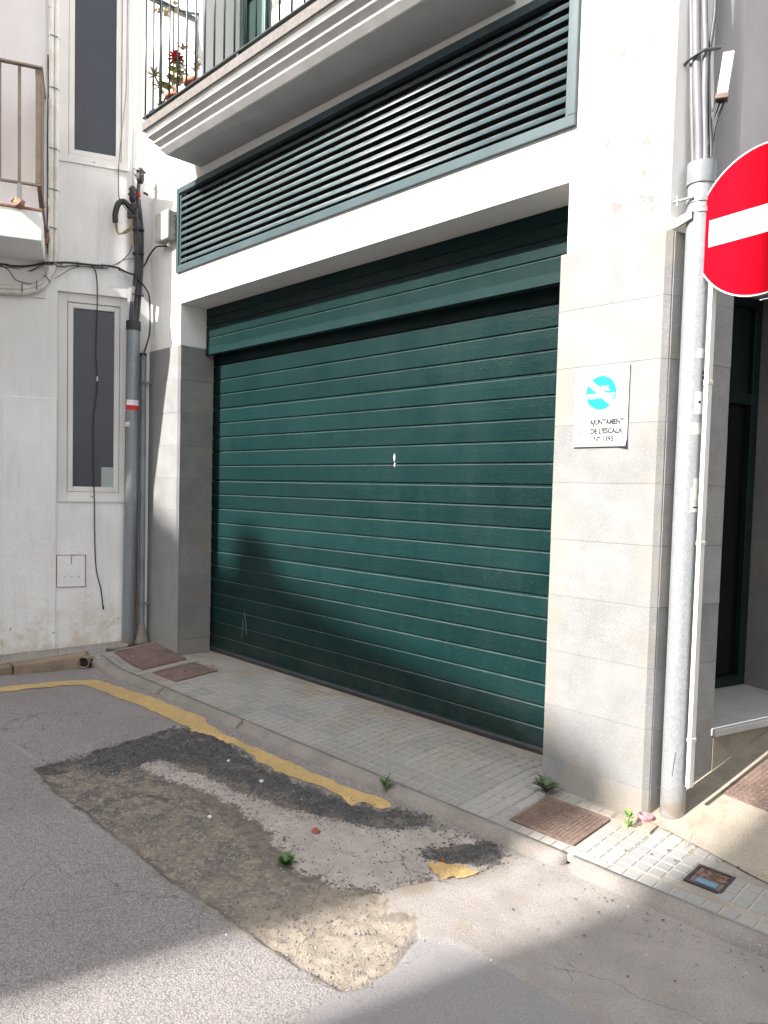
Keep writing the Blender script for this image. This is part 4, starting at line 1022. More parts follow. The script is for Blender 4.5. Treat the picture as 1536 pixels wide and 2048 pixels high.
# ------------------------------------------------------------------ right corner: pole, cables, no-entry sign
PC = Vector((.12, .085, 0)); PN = Vector((.4095, -.9123, 0)); PRr = Vector((.9123, .4095, 0))
def PV(r, z, d=0.0): return PC + PRr * r + PN * d + Vector((0, 0, z))
pl = thing('sign_pole', 'thick galvanised pole at the right corner carrying cables and the no-entry sign', 'pole', (.12, .085, -.12))
MB().tube([PV(0, -.13), PV(0, 1.4), PV(0, 2.92)], .0585, 26).build('tube', M['galv'], pl)
MB().tube([PV(0, 2.90), PV(0, 3.0)], .0645, 26).build('sleeve', M['grey_pvc'], pl)
pax = lambda z: PC
AV = math.atan2(PN.y, PN.x)
def pwrap(name, z0, z1, a0, a1, mat_, r=.0593):
    mb = MB(); v = []; n = 10
    for i in range(n + 1):
        a = AV + a0 + (a1 - a0) * i / n
        for z in (z0, z1): v.append((PC.x + r * math.cos(a), PC.y + r * math.sin(a), z))
    mb.add(v, [(2 * i, 2 * i + 2, 2 * i + 3, 2 * i + 1) for i in range(n)], True); return mb.build(name, mat_, pl)
pwrap('sticker', 1.735, 1.79, -.35, 1.2, M['paper']); pwrap('sticker', 1.83, 1.935, .25, 1.2, M['white_sheet']); pwrap('torn_sticker', 1.37, 1.48, .25, 1.25, M['paper']); pwrap('torn_sticker', 1.44, 1.53, .45, 1.3, M['paper']); pwrap('sticker', 2.09, 2.135, .25, 1.15, M['paper'])
for z0 in (1.972, 1.995, 2.018): pwrap('scribble', z0, z0 + .013, .80, 1.12, M['black'])
pwrap('scribble', 1.88, 1.893, .55, .8, M['black']); pwrap('scribble', 1.388, 1.396, .5, 1.0, M['black']); pwrap('scribble', 1.455, 1.475, .9, 1.05, M['grey_pvc'])
MB().tube([PV(-.01, 1.0 - .9, .0585), PV(-.006, .16, .0588), PV(0.002, .22, .0585)], .003, 5).build('dent', M['grey_pvc'], pl)
# clamps
for z in (2.825, 2.775): MB().tube([PV(0, z - .012), PV(0, z + .012)], .0625, 22).build('clamp', M['galv'], pl)
MB().tube([PV(-.12, 2.83, .02), PV(-.03, 2.83, .062)], .006, 6).build('bolt', M['galv'], pl)
mb = MB(); mb.tube([PV(-.10, 2.805, .03), PV(-.10, 2.855, .03)], .005, 6); mb.build('bolt', M['galv'], pl)
mb = MB(); q = [PV(-.10, 2.715, .0), PV(-.035, 2.735, .05), PV(-.035, 2.775, .05), PV(-.10, 2.755, .0)]; w_ = PN * .016
mb.add([p - w_ for p in q] + [p + w_ for p in q], [(0, 1, 2, 3), (7, 6, 5, 4), (0, 4, 5, 1), (2, 6, 7, 3), (3, 7, 4, 0), (1, 5, 6, 2)]); mb.tube([PV(-.125, 2.72, -.01), PV(-.10, 2.725, .0)], .014, 8); mb.build('wall_bracket', M['beige'], pl)
# cables above the pole
cr = thing('cable_bundle', 'thick grey cables rising from the pole up the right corner of the building', 'cables', PV(0, 3.0))
for L, r, mt in [([(-.012, 2.98), (-.02, 3.15), (-.038, 3.4), (-.05, 3.6), (-.06, 3.8), (-.10, 4.6), (-.16, 6.5)], .0205, 'cable_light'),
             ([(.015, 2.98), (.010, 3.1), (-.004, 3.35), (-.008, 3.55), (-.024, 3.8), (-.065, 4.6), (-.12, 6.5)], .0145, 'cable_light'),
             ([(-.036, 2.98), (-.044, 3.1), (-.062, 3.4), (-.07, 3.6), (-.085, 3.85), (-.13, 4.6), (-.19, 6.5)], .010, 'cable_light'),
             ([(.034, 2.98), (.036, 3.08), (.020, 3.25), (.012, 3.4), (.008, 3.5), (.02, 3.62), (.025, 3.8), (.0, 4.6), (-.05, 6.5)], .009, 'cable')]:
    MB().tube(smooth_path([PV(a, z, -.025 + .012 * (r > .012)) for a, z in L], 5), r, 9).build('cable', M[mt], cr)
mb = MB(); mb.tube([PV(-.115, 3.475, -.05), PV(-.08, 3.487, 0), PV(-.05, 3.495, .018), PV(-.01, 3.515, .012), PV(.012, 3.53, -.02), PV(.055, 3.55, -.06)], .008, 6); mb.build('cable_hook', M['cable'], cr)
be = thing('cable_end_box', 'beige plastic trunking end with black cables spilling from its mouth', 'box', PV(.075, 3.30, -.03))
def BF(a, b, z): 
    t = (z - 3.30); return PV(.072 + a + t * .11, z, -.03 + b)
mb = MB(); bx(mb, BF, -.024, .024, -.024, .024, 3.315, 3.50); mb.build('case', M['beige'], be, bevel=.003)
mb = MB(); bx(mb, BF, -.028, .028, -.028, .028, 3.292, 3.314); mb.build('mouth', M['brown'], be, bevel=.002)
for k in range(5):
    a = -.016 + .008 * k
    MB().tube(smooth_path([BF(a, 0, 3.305), BF(a * .9 - .006, .005 * (k % 2), 3.26), PV(.045 + a * .6, 3.20, -.03), PV(.035 + a * .3, 3.10, -.028), PV(.036, 2.99, -.02)], 5), .006, 6).build('cable', M['black'], be)
# white trunking strapped to the right of the pole
tr = thing('white_trunking', 'slim white cable trunking standing upright just right of the galvanised pole', 'pipe', (.205, .07, .05))
def TF(a, b, z): 
    return Vector((.2045, .068, z)) + DS.cross(Vector((0, 0, 1))) * a + DS * b
mb = MB(); bx(mb, TF, -.011, .011, -.016, .016, .055, 2.62); mb.build('duct', M['pvc'], tr, bevel=.002)
for z in (1.975, 1.225, .285):
    mb = MB(); bx(mb, TF, -.0135, .0135, -.0185, .0185, z - .010, z + .010); mb.build('clip', M['beige'], tr, bevel=.002)

# no-entry sign
SD = Vector((.9856, -.168, 0)); SNn = Vector((-.168, -.9856, 0))
SC = PC + PRr * .2524 + PN * .2 + Vector((0, 0, 2.653))
ns_ = thing('no_entry_sign', 'round red no-entry sign with a white bar, cut by the right edge of the photo', 'sign', SC)
def disc(mb, r0, r1, d0, d1, n=64):
    v = []
    for i in range(n):
        a = 2 * math.pi * i / n; e = SD * math.cos(a) + Vector((0, 0, 1)) * math.sin(a)
        v += [SC + e * r0 + SNn * d0, SC + e * r1 + SNn * d0, SC + e * r1 + SNn * d1, SC + e * r0 + SNn * d1]
    f = []
    for i in range(n):
        j = (i + 1) % n
        for k in range(4): l = (k + 1) % 4; f.append((4 * i + k, 4 * i + l, 4 * j + l, 4 * j + k))
    mb.add(v, f)
def plate(mb, r, d0, d1, n=64):
    v = []
    for d in (d0, d1):
        for i in range(n):
            a = 2 * math.pi * i / n; v.append(SC + (SD * math.cos(a) + Vector((0, 0, 1)) * math.sin(a)) * r + SNn * d)
    f = [tuple(range(n)), tuple(range(n, 2 * n))[::-1]] + [(i, n + i, n + (i + 1) % n, (i + 1) % n) for i in range(n)]
    mb.add(v, f)
RS = .326
mb = MB(); plate(mb, RS, -.022, .0); mb.build('backing_plate', M['alu'], ns_)
mb = MB(); plate(mb, RS - .0065, .0005, .0018); mb.build('red_disc', M['red'], ns_)
mb = MB(); disc(mb, RS - .006, RS, .0004, .0022); mb.build('white_rim', M['white_sheet'], ns_)
BW, BH = .250, .060
mb = MB()
def SF(a, b, z): return SC + SD * a + SNn * b + Vector((0, 0, z))
bx(mb, SF, -BW, BW, .0022, .0032, -BH, BH); mb.build('white_bar', M['white_sheet'], ns_)
mb = MB(); bx(mb, SF, -.20, .20, -.05, -.0225, .11, .15); bx(mb, SF, -.20, .20, -.05, -.0225, -.15, -.11); mb.build('back_rail', M['alu'], ns_)
MB().tube([PV(.05, 2.826, .045), SF(-.16, -.04, .165)], .014, 8).build('arm', M['rust'], ns_)
MB().tube([PV(.05, 2.776, .045), SF(-.16, -.04, .118)], .011, 8).build('arm', M['galv'], ns_)
mb = MB(); bx(mb, SF, -.20, -.12, -.075, -.05, .10, .18); mb.build('bracket', M['galv'], ns_)

# municipal parking plate on the right pier
sg = thing('parking_plate', "white council plate with a blue disc and AJUNTAMENT DE L'ESCALA, on the right pier", 'sign', (-.303, -.004, 1.89))
def curl(x, z):
    k = max(0, (x + .205) / .05) * max(0, (1.735 - z) / .06); return -.016 * min(k, 1.5) if x > -.205 and z < 1.735 else 0
nx_, nz_ = 20, 26; v = []; f = []
for j in range(nz_ + 1):
    for i in range(nx_ + 1):
        x = -.456 + .303 * i / nx_; z = 1.685 + .406 * j / nz_; v.append((x, -.0075 + curl(x, z), z))
for j in range(nz_):
    for i in range(nx_): a = j * (nx_ + 1) + i; f.append((a, a + 1, a + nx_ + 2, a + nx_ + 1))
mb = MB(); mb.add(v, f, True); pt = mb.build('plate', M['sign_white'], sg); sol = pt.modifiers.new('thickness', 'SOLIDIFY'); sol.thickness = .002; sol.offset = 1
pt['kind'] = 'part'; del pt['kind']
# blue disc cut by a white diagonal band
mb = MB(); cx_, cz_, rr_ = -.3045, 1.957, .086; seg = 72
ang = math.radians(-42); hb = .0115
def half(sgn):
    out = []
    for i in range(seg + 1):
        a = 2 * math.pi * i / seg; px, pz = rr_ * math.cos(a), rr_ * math.sin(a)
        dd = -px * math.sin(ang) + pz * math.cos(ang)
        if dd * sgn >= hb: out.append((a, px, pz))
    # order along the arc
    out.sort(key=lambda t: (t[0] - (ang + (math.pi / 2) * sgn) + math.pi) % (2 * math.pi))
    return [(cx_ + p[1], -.0096, cz_ + p[2]) for p in out]
for sgn in (1, -1):
    P = half(sgn); mb.add(P, [tuple(range(len(P)))[::-1]])
mb.build('blue_disc', M['cyan'], sg)
def text(body, x, z, size, mat_, parent, y=-.0105, align='CENTER', shear=0.0, sx=1.0, rot=0.0, thick=.0):
    cu = bpy.data.curves.new('lettering', 'FONT'); cu.body = body; cu.size = size; cu.align_x = align; cu.shear = shear; cu.offset = thick; cu.resolution_u = 2
    to = bpy.data.objects.new('tmp', cu); COL.objects.link(to); dg = bpy.context.evaluated_depsgraph_get()
    me = bpy.data.meshes.new_from_object(to.evaluated_get(dg)); bpy.data.objects.remove(to); bpy.data.curves.remove(cu)
    o = bpy.data.objects.new('lettering', me); me.materials.clear(); me.materials.append(mat_); COL.objects.link(o); o.parent = parent
    o.location = Vector((x, y, z)) - wloc(parent); o.rotation_euler = (math.pi / 2, rot, 0); o.scale = (sx, 1, 1); return o
text('GUAL', -.300, 1.968, .034, M['sign_white'], sg, thick=.0012)
text('PERMANENT', -.304, 1.930, .034, M['sign_white'], sg, thick=.0012, sx=.80)
text('AJUNTAMENT', -.2665, 1.797, .037, M['grey_print'], sg, thick=.0022, sx=.80)
text("DE L'ESCALA", -.2680, 1.752, .037, M['grey_print'], sg, thick=.0024, sx=.84)
text('N\u00ba 1395', -.2800, 1.712, .037, M['grey_print'], sg, thick=.0018, sx=.90)
text('MUNICIPI', -.4080, 1.786, .012, M['pale_cyan'], sg)
mb = MB(); P = [(-.4225, -.0097, 1.772), (-.4225, -.0097, 1.745), (-.410, -.0097, 1.727), (-.3975, -.0097, 1.745), (-.3975, -.0097, 1.772)]; mb.add(P, [(0, 1, 2, 3, 4)]); mb.build('faded_crest', M['pale_cyan'], sg)

# ------------------------------------------------------------------ covers in the pavement
GC = 'iron covers set in the pavement'
def cover(x0, x1, y0, y1, label, mat_, pattern):
    zc = hp((x0 + x1) / 2, (y0 + y1) / 2) + .002
    def fr(a, b, c):
        x = x0 + (x1 - x0) * a; y = y0 + (y1 - y0) * b; return Vector((x, y, hp(x, y) + c))
    t = thing('manhole_cover', label, 'manhole cover', ((x0 + x1) / 2, (y0 + y1) / 2, zc), GC)
    w = .022 / (x1 - x0); h = .022 / (y1 - y0)
    mb = MB()
    for a in [(0, 1, 0, h), (0, 1, 1 - h, 1), (0, w, h, 1 - h), (1 - w, 1, h, 1 - h)]: mb.box(*a, -.03, .003, fr=fr)
    mb.build('frame', mat_, t, bevel=.0015)
    mb = MB(); e = .004; mb.box(w + e, 1 - w - e, h + e, 1 - h - e, -.03, .001, fr=fr); c = mb.build('cover', mat_, t)
    mb = MB()
    if pattern == 'grid':
        n = 15
        for i in range(n):
            for j in range(n):
                a = w + e + .01 + (1 - 2 * w - 2 * e - .02) * i / n; b = h + e + .01 + (1 - 2 * h - 2 * e - .02) * j / n; k = (1 - 2 * w) / n * .78
                if .40 < a + k / 2 < .62 and .35 < b + k / 2 < .72: continue
                mb.box(a, a + k, b, b + k, .0012, .0034, fr=fr)
        mb.box(.42, .60, .38, .70, .0012, .0028, fr=fr)
        o = mb.build('tread', mat_, c); o['kind'] = 'stuff'
        mb = MB(); mb.box(.47, .495, .60, .635, .0026, .0033, fr=fr); mb.box(.525, .55, .575, .61, .0026, .0033, fr=fr); mb.build('lifting_hole', M['dark_in'], c)
    else:
        for i in range(3):
            b = .62 + .08 * i
            for k in range(9): 
                a = .2 + .055 * k + .01 * i
                if (k * 7 + i * 3) % 5 != 0: mb.box(a, a + .04, b, b + .035, .0012, .0028, fr=fr)
        mb.build('raised_marks', mat_, c)
        mb = MB(); mb.box(.48, .535, .47, .51, .0011, .0022, fr=fr); mb.build('lifting_hole', M['dark_in'], c)
    return t
cover(-4.955, -4.39, -.42, .005, 'dark brown iron cover in the pavement touching the foot of the left pier', M['iron'], 'plain')
cover(-4.235, -3.845, -.405, -.005, 'dark brown iron cover in the tiles just right of the left pier', M['iron'], 'plain')
cover(-.455, -.09, -.455, -.12, 'reddish gridded iron cover in front of the right pier', M['iron_light'], 'grid')
def fr2(a, b, c):
    p = SW(.36 + .40 * a, .155 + .42 * b, 0); return Vector((p.x, p.y, hp(p.x, p.y) + .006 + c))
t = thing('manhole_cover', 'reddish gridded iron cover half in shade beside the doorway step', 'manhole cover', fr2(.5, .5, 0), GC)
mb = MB(); mb.box(0, 1, 0, 1, -.02, .001, fr=fr2); c = mb.build('cover', M['iron_light'], t)
mb = MB()
for i in range(16):
    for j in range(16): mb.box(.03 + .06 * i, .03 + .06 * i + .046, .03 + .06 * j, .03 + .06 * j + .046, .0012, .0034, fr=fr2)
o = mb.build('tread', M['iron_light'], c); o['kind'] = 'stuff'
# small water meter box with a blue label
wm = thing('water_meter_box', 'small dark square meter lid with a faded blue label, set in the tiles', 'meter cover', (.468, -.305, hp(.468, -.305)))
def fw(a, b, c):
    x = .392 + .156 * a; y = -.387 + .16 * b; return Vector((x, y, hp(x, y) + c))
mb = MB()
for a in [(0, 1, 0, .09), (0, 1, .91, 1), (0, .09, .09, .91), (.91, 1, .09, .91)]: mb.box(*a, -.02, .002, fr=fw)
mb.build('frame', M['black'], wm, bevel=.002)
mb = MB(); mb.box(.09, .91, .09, .91, -.02, -.004, fr=fw); mb.build('lid', M['iron'], wm)
mb = MB(); mb.box(.24, .80, .15, .38, -.0038, .0005, fr=fw); mb.build('label', M['blue_label'], wm)
mb = MB()
for k in range(46):
    a, b = random.uniform(.12, .88), random.uniform(.42, .88); q = fw(a, b, -.001); mb.blob(q, random.uniform(.003, .007), 1, .35, (1.4, 1, .5))
o = mb.build('debris', M['dry_leaf'], wm); o['kind'] = 'stuff'
# pipe outlet through the left kerb
dp = thing('drain_outlet', 'round drain pipe outlet opening through the brown kerb at its right end', 'pipe', (-4.985, -.72, -.15))
c0 = Vector((-4.955, -.700, -.172)); dd = Vector((.80, -.60, 0)).normalized()
mb = MB(); n_ = 18; e1 = Vector((0, 0, 1)); e2 = dd.cross(e1); v = []
for (r, d) in [(.052, -.06), (.052, .012), (.044, .012), (.044, -.06)]:
    for k in range(n_): a = 2 * math.pi * k / n_; v.append(c0 + dd * d + (e1 * math.cos(a) + e2 * math.sin(a)) * r)
mb.add(v, [(i * n_ + k, i * n_ + (k + 1) % n_, (i + 1) * n_ + (k + 1) % n_, (i + 1) * n_ + k) for i in range(3) for k in range(n_)], True); mb.build('ring', M['kerb_brown'], dp)
mb = MB(); v = [c0 + dd * -.02 + (e1 * math.cos(2 * math.pi * k / n_) + e2 * math.sin(2 * math.pi * k / n_)) * .0445 for k in range(n_)]; mb.add(v, [tuple(range(n_))]); mb.build('dark_bore', M['dark_in'], dp)

# ------------------------------------------------------------------ weeds, pots and litter
def leaf(mb, base, tip, w, fold=.25, droop=.0, seg=4):
    base, tip = Vector(base), Vector(tip); d = tip - base; s = d.cross(Vector((0, 0, 1)));
    if s.length < 1e-5: s = Vector((1, 0, 0))
    s.normalize(); up = s.cross(d).normalized(); v = []; 
    for i in range(seg + 1):
        t = i / seg; ww = w * math.sin(math.pi * min(1, .12 + t * .88)) ** .7 * (1 if i < seg else 0); p = base + d * t - Vector((0, 0, 1)) * droop * t * t
        v += [p - s * ww + up * ww * fold, p, p + s * ww + up * ww * fold]
    f = []
    for i in range(seg): a = 3 * i; f += [(a, a + 1, a + 4, a + 3), (a + 1, a + 2, a + 5, a + 4)]
    mb.add(v, f, True)
def weed(name, label, x, y, z, r, n, mat_, h=.04, w=.008, grp='weeds growing in cracks', stem=0):
    t = thing(name, label, 'weed', (x, y, z), grp); mb = MB()
    for k in range(n):
        a = k * 2.4 + random.uniform(-.3, .3); rr = r * random.uniform(.55, 1.1); hh = h * random.uniform(.3, 1.1)
        b = (x, y, z + stem * random.uniform(0, 1))
        leaf(mb, b, (x + rr * math.cos(a), y + rr * math.sin(a), b[2] + hh), w * random.uniform(.7, 1.25), .3, hh * .3)
        if random.random() < .6:   # side lobes
            for sgn in (-1, 1):
                q = Vector((x + .55 * rr * math.cos(a), y + .55 * rr * math.sin(a), b[2] + hh * .5)); leaf(mb, q, q + Vector((rr * .35 * math.cos(a + sgn * .9), rr * .35 * math.sin(a + sgn * .9), hh * .25)), w * .6, .2, 0, 3)
    mb.build('leaves', mat_, t)
    if stem: MB().tube([(x, y, z - .005), (x + .004, y, z + stem)], .003, 5).build('stem', mat_, t)
    return t
weed('weed', 'dark green weed growing between pavement and right pier by the garage opening', -.487, -.095, hp(-.487, -.09), .085, 26, M['leaf_dark'], .07, .0095, stem=.04)
weed('weed', 'bright green weed sprouting by the cracked concrete at the right pier', .008, -.142, hp(.01, -.14) + .002, .038, 12, M['leaf_bright'], .035, .008, stem=.06)
weed('weed', 'small green tuft growing in the broken road patch', -.94, -1.462, -.25, .048, 60, M['leaf'], .06, .0045)
weed('weed', 'wispy green weed in the kerb joint beside the yellow line', -1.184, -.60, -.205, .055, 20, M['leaf'], .08, .0038, stem=.04)
weed('weed', 'tiny tuft at the edge of the left garage cover', -3.99, .03, hp(-3.99, .03), .012, 6, M['leaf_bright'], .03, .003)
# crushed can
ct = thing('crushed_can', 'crushed pinkish can ring lying at the corner of the right pier', 'can', (.03, -.012, -.13))
mb = MB(); v = []; nn2 = 22
for (r, h) in [(.036, 0), (.039, .012), (.037, .024), (.030, .026), (.026, .016), (.024, .004)]:
    for k in range(nn2): a = 2 * math.pi * k / nn2; q = r * (1 + .12 * math.sin(3 * a + h * 60)); v.append((.03 + q * math.cos(a), -.018 + q * .85 * math.sin(a), -.134 + h + .004 * math.sin(2 * a)))
mb.add(v, [(i * nn2 + k, i * nn2 + (k + 1) % nn2, (i + 1) * nn2 + (k + 1) % nn2, (i + 1) * nn2 + k) for i in range(5) for k in range(nn2)], True); mb.build('shell', M['can'], ct)
mb = MB(); mb.add([(.03 + .025 * math.cos(2 * math.pi * k / 16), -.018 + .021 * math.sin(2 * math.pi * k / 16), -.129) for k in range(16)], [tuple(range(16))]); mb.build('bottom', M['can'], ct)
# shards and stones that stand out
def lump(name, label, cat, x, y, r, mat_, sq=(1, 1, .6), grp=None):
    z = float(road_height(x, y)[0][0]); mb = MB(); mb.blob((x, y, z + r * sq[2] * .6), r, 2 if r > .015 else 1, .22, sq); return tag(mb.build(name, mat_, origin=(x, y, z)), label, cat, grp)
lump('brick_shard', 'orange brick shard lying in the pale broken patch of road', 'brick shard', -1.094, -1.164, .017, M['brick'], (1.5, 1, .8))
lump('brick_shard', 'smaller reddish shard beside the yellow paint remnant', 'brick shard', -.50, -.90, .010, M['brick'], (1.5, 1, .7))
lump('white_stone', 'round white stone where pale screed meets black fill', 'stone', -1.589, -1.456, .014, M['pebble'], (1, 1, .8), 'white stones on the broken road')
lump('white_stone', 'white stone on the black fill below the yellow line', 'stone', -1.76, -1.02, .014, M['pebble'], (1, 1, .8), 'white stones on the broken road')
lump('white_stone', 'white stone farther left on the black fill', 'stone', -2.16, -.98, .012, M['pebble'], (1, 1, .8), 'white stones on the broken road')
tw_ = thing('twig', 'dark twig lying on the brown grit of the broken road', 'twig', (-1.98, -1.55, -.25)); MB().tube([(-2.03, -1.57, -.244), (-1.97, -1.535, -.240), (-1.90, -1.52, -.243)], .0035, 5).build('stick', M['stem'], tw_)
# loose grit
def scatter(name, label, mat_, n, pick, rlo, rhi, flat=.7):
    mb = MB(); ico = bmesh.new(); bmesh.ops.create_icosphere(ico, subdivisions=1, radius=1); ico.verts.ensure_lookup_table()
    oc = [(1, 0, 0), (-1, 0, 0), (0, 1, 0), (0, -1, 0), (0, 0, 1), (0, 0, -1)]; of = [(0, 2, 4), (2, 1, 4), (1, 3, 4), (3, 0, 4), (2, 0, 5), (1, 2, 5), (3, 1, 5), (0, 3, 5)]
    pts = pick(n); z = road_height(pts[:, 0], pts[:, 1])[0]
    for (x, y), zz in zip(pts, z):
        r = rlo + (rhi - rlo) * random.random() ** 2.2; a = random.uniform(0, 6.28); ca, sa = math.cos(a), math.sin(a); v = []
        for (p, q, s_) in oc:
            p *= r * random.uniform(.7, 1.3); q *= r * random.uniform(.7, 1.3); s_ *= r * flat * random.uniform(.7, 1.2)
            v.append((x + p * ca - q * sa, y + p * sa + q * ca, zz + r * flat * .35 + s_))
        mb.add(v, of)
    ico.free(); return tag(mb.build(name, mat_), label, None, None, 'stuff')
def inside(names, x0, x1, y0, y1, margin=0.0, extra=None):
    def pick(n):
        out = []
        while sum(len(o) for o in out) < n:
            P = rng.uniform((x0, y0), (x1, y1), (n * 2, 2)); k = np.max([sdist(P[:, 0], P[:, 1], POLY[q]) for q in names], axis=0) > margin + rng.normal(0, .02, len(P))
            out.append(P[k])
        return np.concatenate(out)[:n]
    return pick
scatter('grit', 'brown and grey loose grit in the broken road patch', M['grit'], 4200, inside(['dirt'], -2.8, 0, -1.95, -1.3), .002, .0075)
scatter('grit', 'black crumbs of bituminous fill', M['grit_dark'], 3800, inside(['tar', 'tar2'], -3, -.25, -1.9, -.6, -.02), .003, .0085)
scatter('grit', 'stray black crumbs around the bituminous fill', M['grit_dark'], 1500, inside(['tar', 'tar2'], -3.1, -.1, -2.0, -.62, -.10), .002, .006)
scatter('grit', 'black crumbs spread over the pale screed', M['grit_dark'], 700, inside(['pale'], -2.6, -.25, -1.5, -.65, .0), .002, .006)
scatter('grit', 'pale chips scattered over the road', M['pebble'], 120, inside(['trench', 'conc', 'fine'], -3, 1.0, -2.4, -.65, -.3), .0015, .0055)
scatter('grit', 'fine grit gathered along the kerb', M['grit'], 700, lambda n: np.stack([rng.uniform(-4.6, 1.0, n), -.640 - rng.exponential(.035, n)], 1), .002, .006)
# dry leaves by the right kerb
mb = MB()
for k in range(46):
    x = rng.uniform(-.1, .85); y = -.66 - abs(rng.normal(0, .16)); z = float(road_height(x, y)[0][0]) + .003; a = rng.uniform(0, 6.28); L = rng.uniform(.005, .013)
    leaf(mb, (x, y, z), (x + L * math.cos(a), y + L * math.sin(a), z + .003), L * .38, .4, 0, 3)
for (x, y) in [(.20, -.30), (.24, -.22), (.30, -.28), (.1, -.35), (.52, -.15), (.43, -.16), (-.62, -.3), (-1.6, -.2), (-2.3, -.12)]:
    z = hp(x, y) + .003; leaf(mb, (x, y, z), (x + .012, y + .006, z + .003), .005, .4, 0, 3)
tag(mb.build('leaf_litter', M['dry_leaf']), 'dry brown leaf scraps along the right kerb', None, None, 'stuff')

# potted plants on the balcony
def pot(x, y, z, r, h, label, leaves):
    t = thing('potted_plant', label, 'plant', (x, y, z), 'potted plants on the balcony')
    MB().lathe((x, y, z), [(r * .68, 0), (r * .92, h * .78), (r * 1.06, h * .78), (r * 1.1, h), (r * .95, h), (r * .9, h * .86)], 18).build('pot', M['terracotta'], t)
    MB().lathe((x, y, z + h * .8), [(r * .88, 0), (r * .5, .012)], 14).build('soil', M['stem'], t); return t
z0 = 4.455
p1 = pot(-4.06, -.36, z0, .068, .13, 'terracotta pot with yellow-green succulent rosettes behind the balcony bars', 1)
mb = MB(); mb2 = MB(); mb3 = MB(); mb4 = MB()
for (dx, dy, h) in [(-.13, -.02, .24), (-.06, .03, .27), (0, -.03, .25), (.06, .02, .28), (-.02, .0, .33), (.10, -.01, .20), (-.10, .03, .16), (.03, .02, .22), (-.05, -.03, .19), (.08, .0, .33)]:
    c = Vector((-4.06 + dx, -.36 + dy, z0 + h)); mb3.tube(smooth_path([(-4.06, -.36, z0 + .1), (-4.06 + dx * .5, -.36 + dy * .5, z0 + .1 + (h - .1) * .6), c], 3), .006, 5)
    for k in range(13):
        a = k * 2.4; e = .2 + .9 * (k / 13); L = .062; leaf(mb, c, c + Vector((math.cos(a) * math.cos(e), math.sin(a) * math.cos(e), math.sin(e) * .8 - .1)) * L, .017, .25, 0, 3)
mb.build('leaves', M['leaf_pale'], p1); mb3.build('stems', M['leaf_grey'], p1)
for c in [Vector((-4.31, -.40, z0 + .36)), Vector((-4.28, -.37, z0 + .27)), Vector((-4.20, -.38, z0 + .08))]:
    for k in range(16):
        a = k * 2.4; e = -.3 + 1.5 * (k / 16); leaf(mb2, c, c + Vector((math.cos(a) * math.cos(e), math.sin(a) * math.cos(e), math.sin(e))) * .085, .011, .3, 0, 3)
    mb4.tube(smooth_path([(-4.08, -.36, z0 + .1), c.lerp(Vector((-4.08, -.36, z0 + .1)), .5) - Vector((0, 0, .03)), c], 3), .006, 5)
mb2.build('grey_leaves', M['leaf_grey'], p1); mb4.build('grey_stems', M['stem'], p1)
p2 = pot(-3.78, -.34, z0, .076, .15, 'larger terracotta pot with a tall dark red flower leaning left', 2)
MB().tube(smooth_path([(-3.81, -.34, z0 + .15), (-3.90, -.36, z0 + .28), (-3.98, -.38, z0 + .35)], 5), .009, 6).build('stem', M['stem'], p2)
mb = MB(); c = Vector((-3.99, -.385, z0 + .365))
for k in range(46):
    a = k * 2.4; e = -.5 + 1.9 * (k / 46); L = .085 * (1 - .25 * k / 46); leaf(mb, c + Vector((0, 0, .02)), c + Vector((math.cos(a) * math.cos(e), math.sin(a) * math.cos(e), math.sin(e))) * L + Vector((0, 0, .02)), .014, .35, .0, 3)
mb.build('flower', M['flower'], p2)
mb = MB()
for (dx, h) in [(.06, .24), (.03, .22), (-.03, .46)]:
    c = Vector((-3.80 + dx - (.14 if h > .4 else 0), -.34, z0 + h))
    for k in range(9): a = k * 2.4; e = .3 + k / 9; leaf(mb, c, c + Vector((math.cos(a) * math.cos(e), math.sin(a) * math.cos(e), math.sin(e))) * .07, .008, .3, 0, 3)
mb.build('grey_leaves', M['leaf_grey'], p2)
bl = thing('blue_rope', 'loop of blue cord on the left end of the balcony', 'rope', (-4.33, -.40, z0)); MB().tube(smooth_path([(-4.40, -.43, z0 + .01), (-4.36, -.42, z0 + .075), (-4.28, -.41, z0 + .08), (-4.20, -.40, z0 + .06), (-4.12, -.39, z0 + .02)], 5), .007, 6).build('cord', M['blue'], bl)
# shell garland and clothes rack bar seen through the bars
sgd = thing('shell_garland', 'string of beige shells hanging high behind the balcony bars', 'garland', (-4.3, -.25, 5.4)); mb = MB()
for k in range(11):
    t_ = k / 10; mb.blob((-4.47 + .32 * t_, -.30 + .04 * math.sin(k * 5), 5.455 - .10 * math.sin(t_ * 2.2)), .026, 1, .3, (1, .7, .8))
mb.build('shells', M['shell'], sgd)
ck = thing('clothes_rack', 'dark green bar of a clothes rack behind the balcony bars', 'rack', (-4.0, -.25, z0))
MB().tube([(-4.20, -.25, 5.36), (-3.885, -.25, 5.20)], .012, 6).build('bar', M['louvre'], ck); MB().tube([(-4.06, -.25, z0), (-4.06, -.25, 5.28)], .007, 6).build('leg', M['rail_green'], ck); MB().tube([(-3.90, -.25, z0), (-3.89, -.25, 5.20)], .007, 6).build('leg', M['rail_green'], ck)

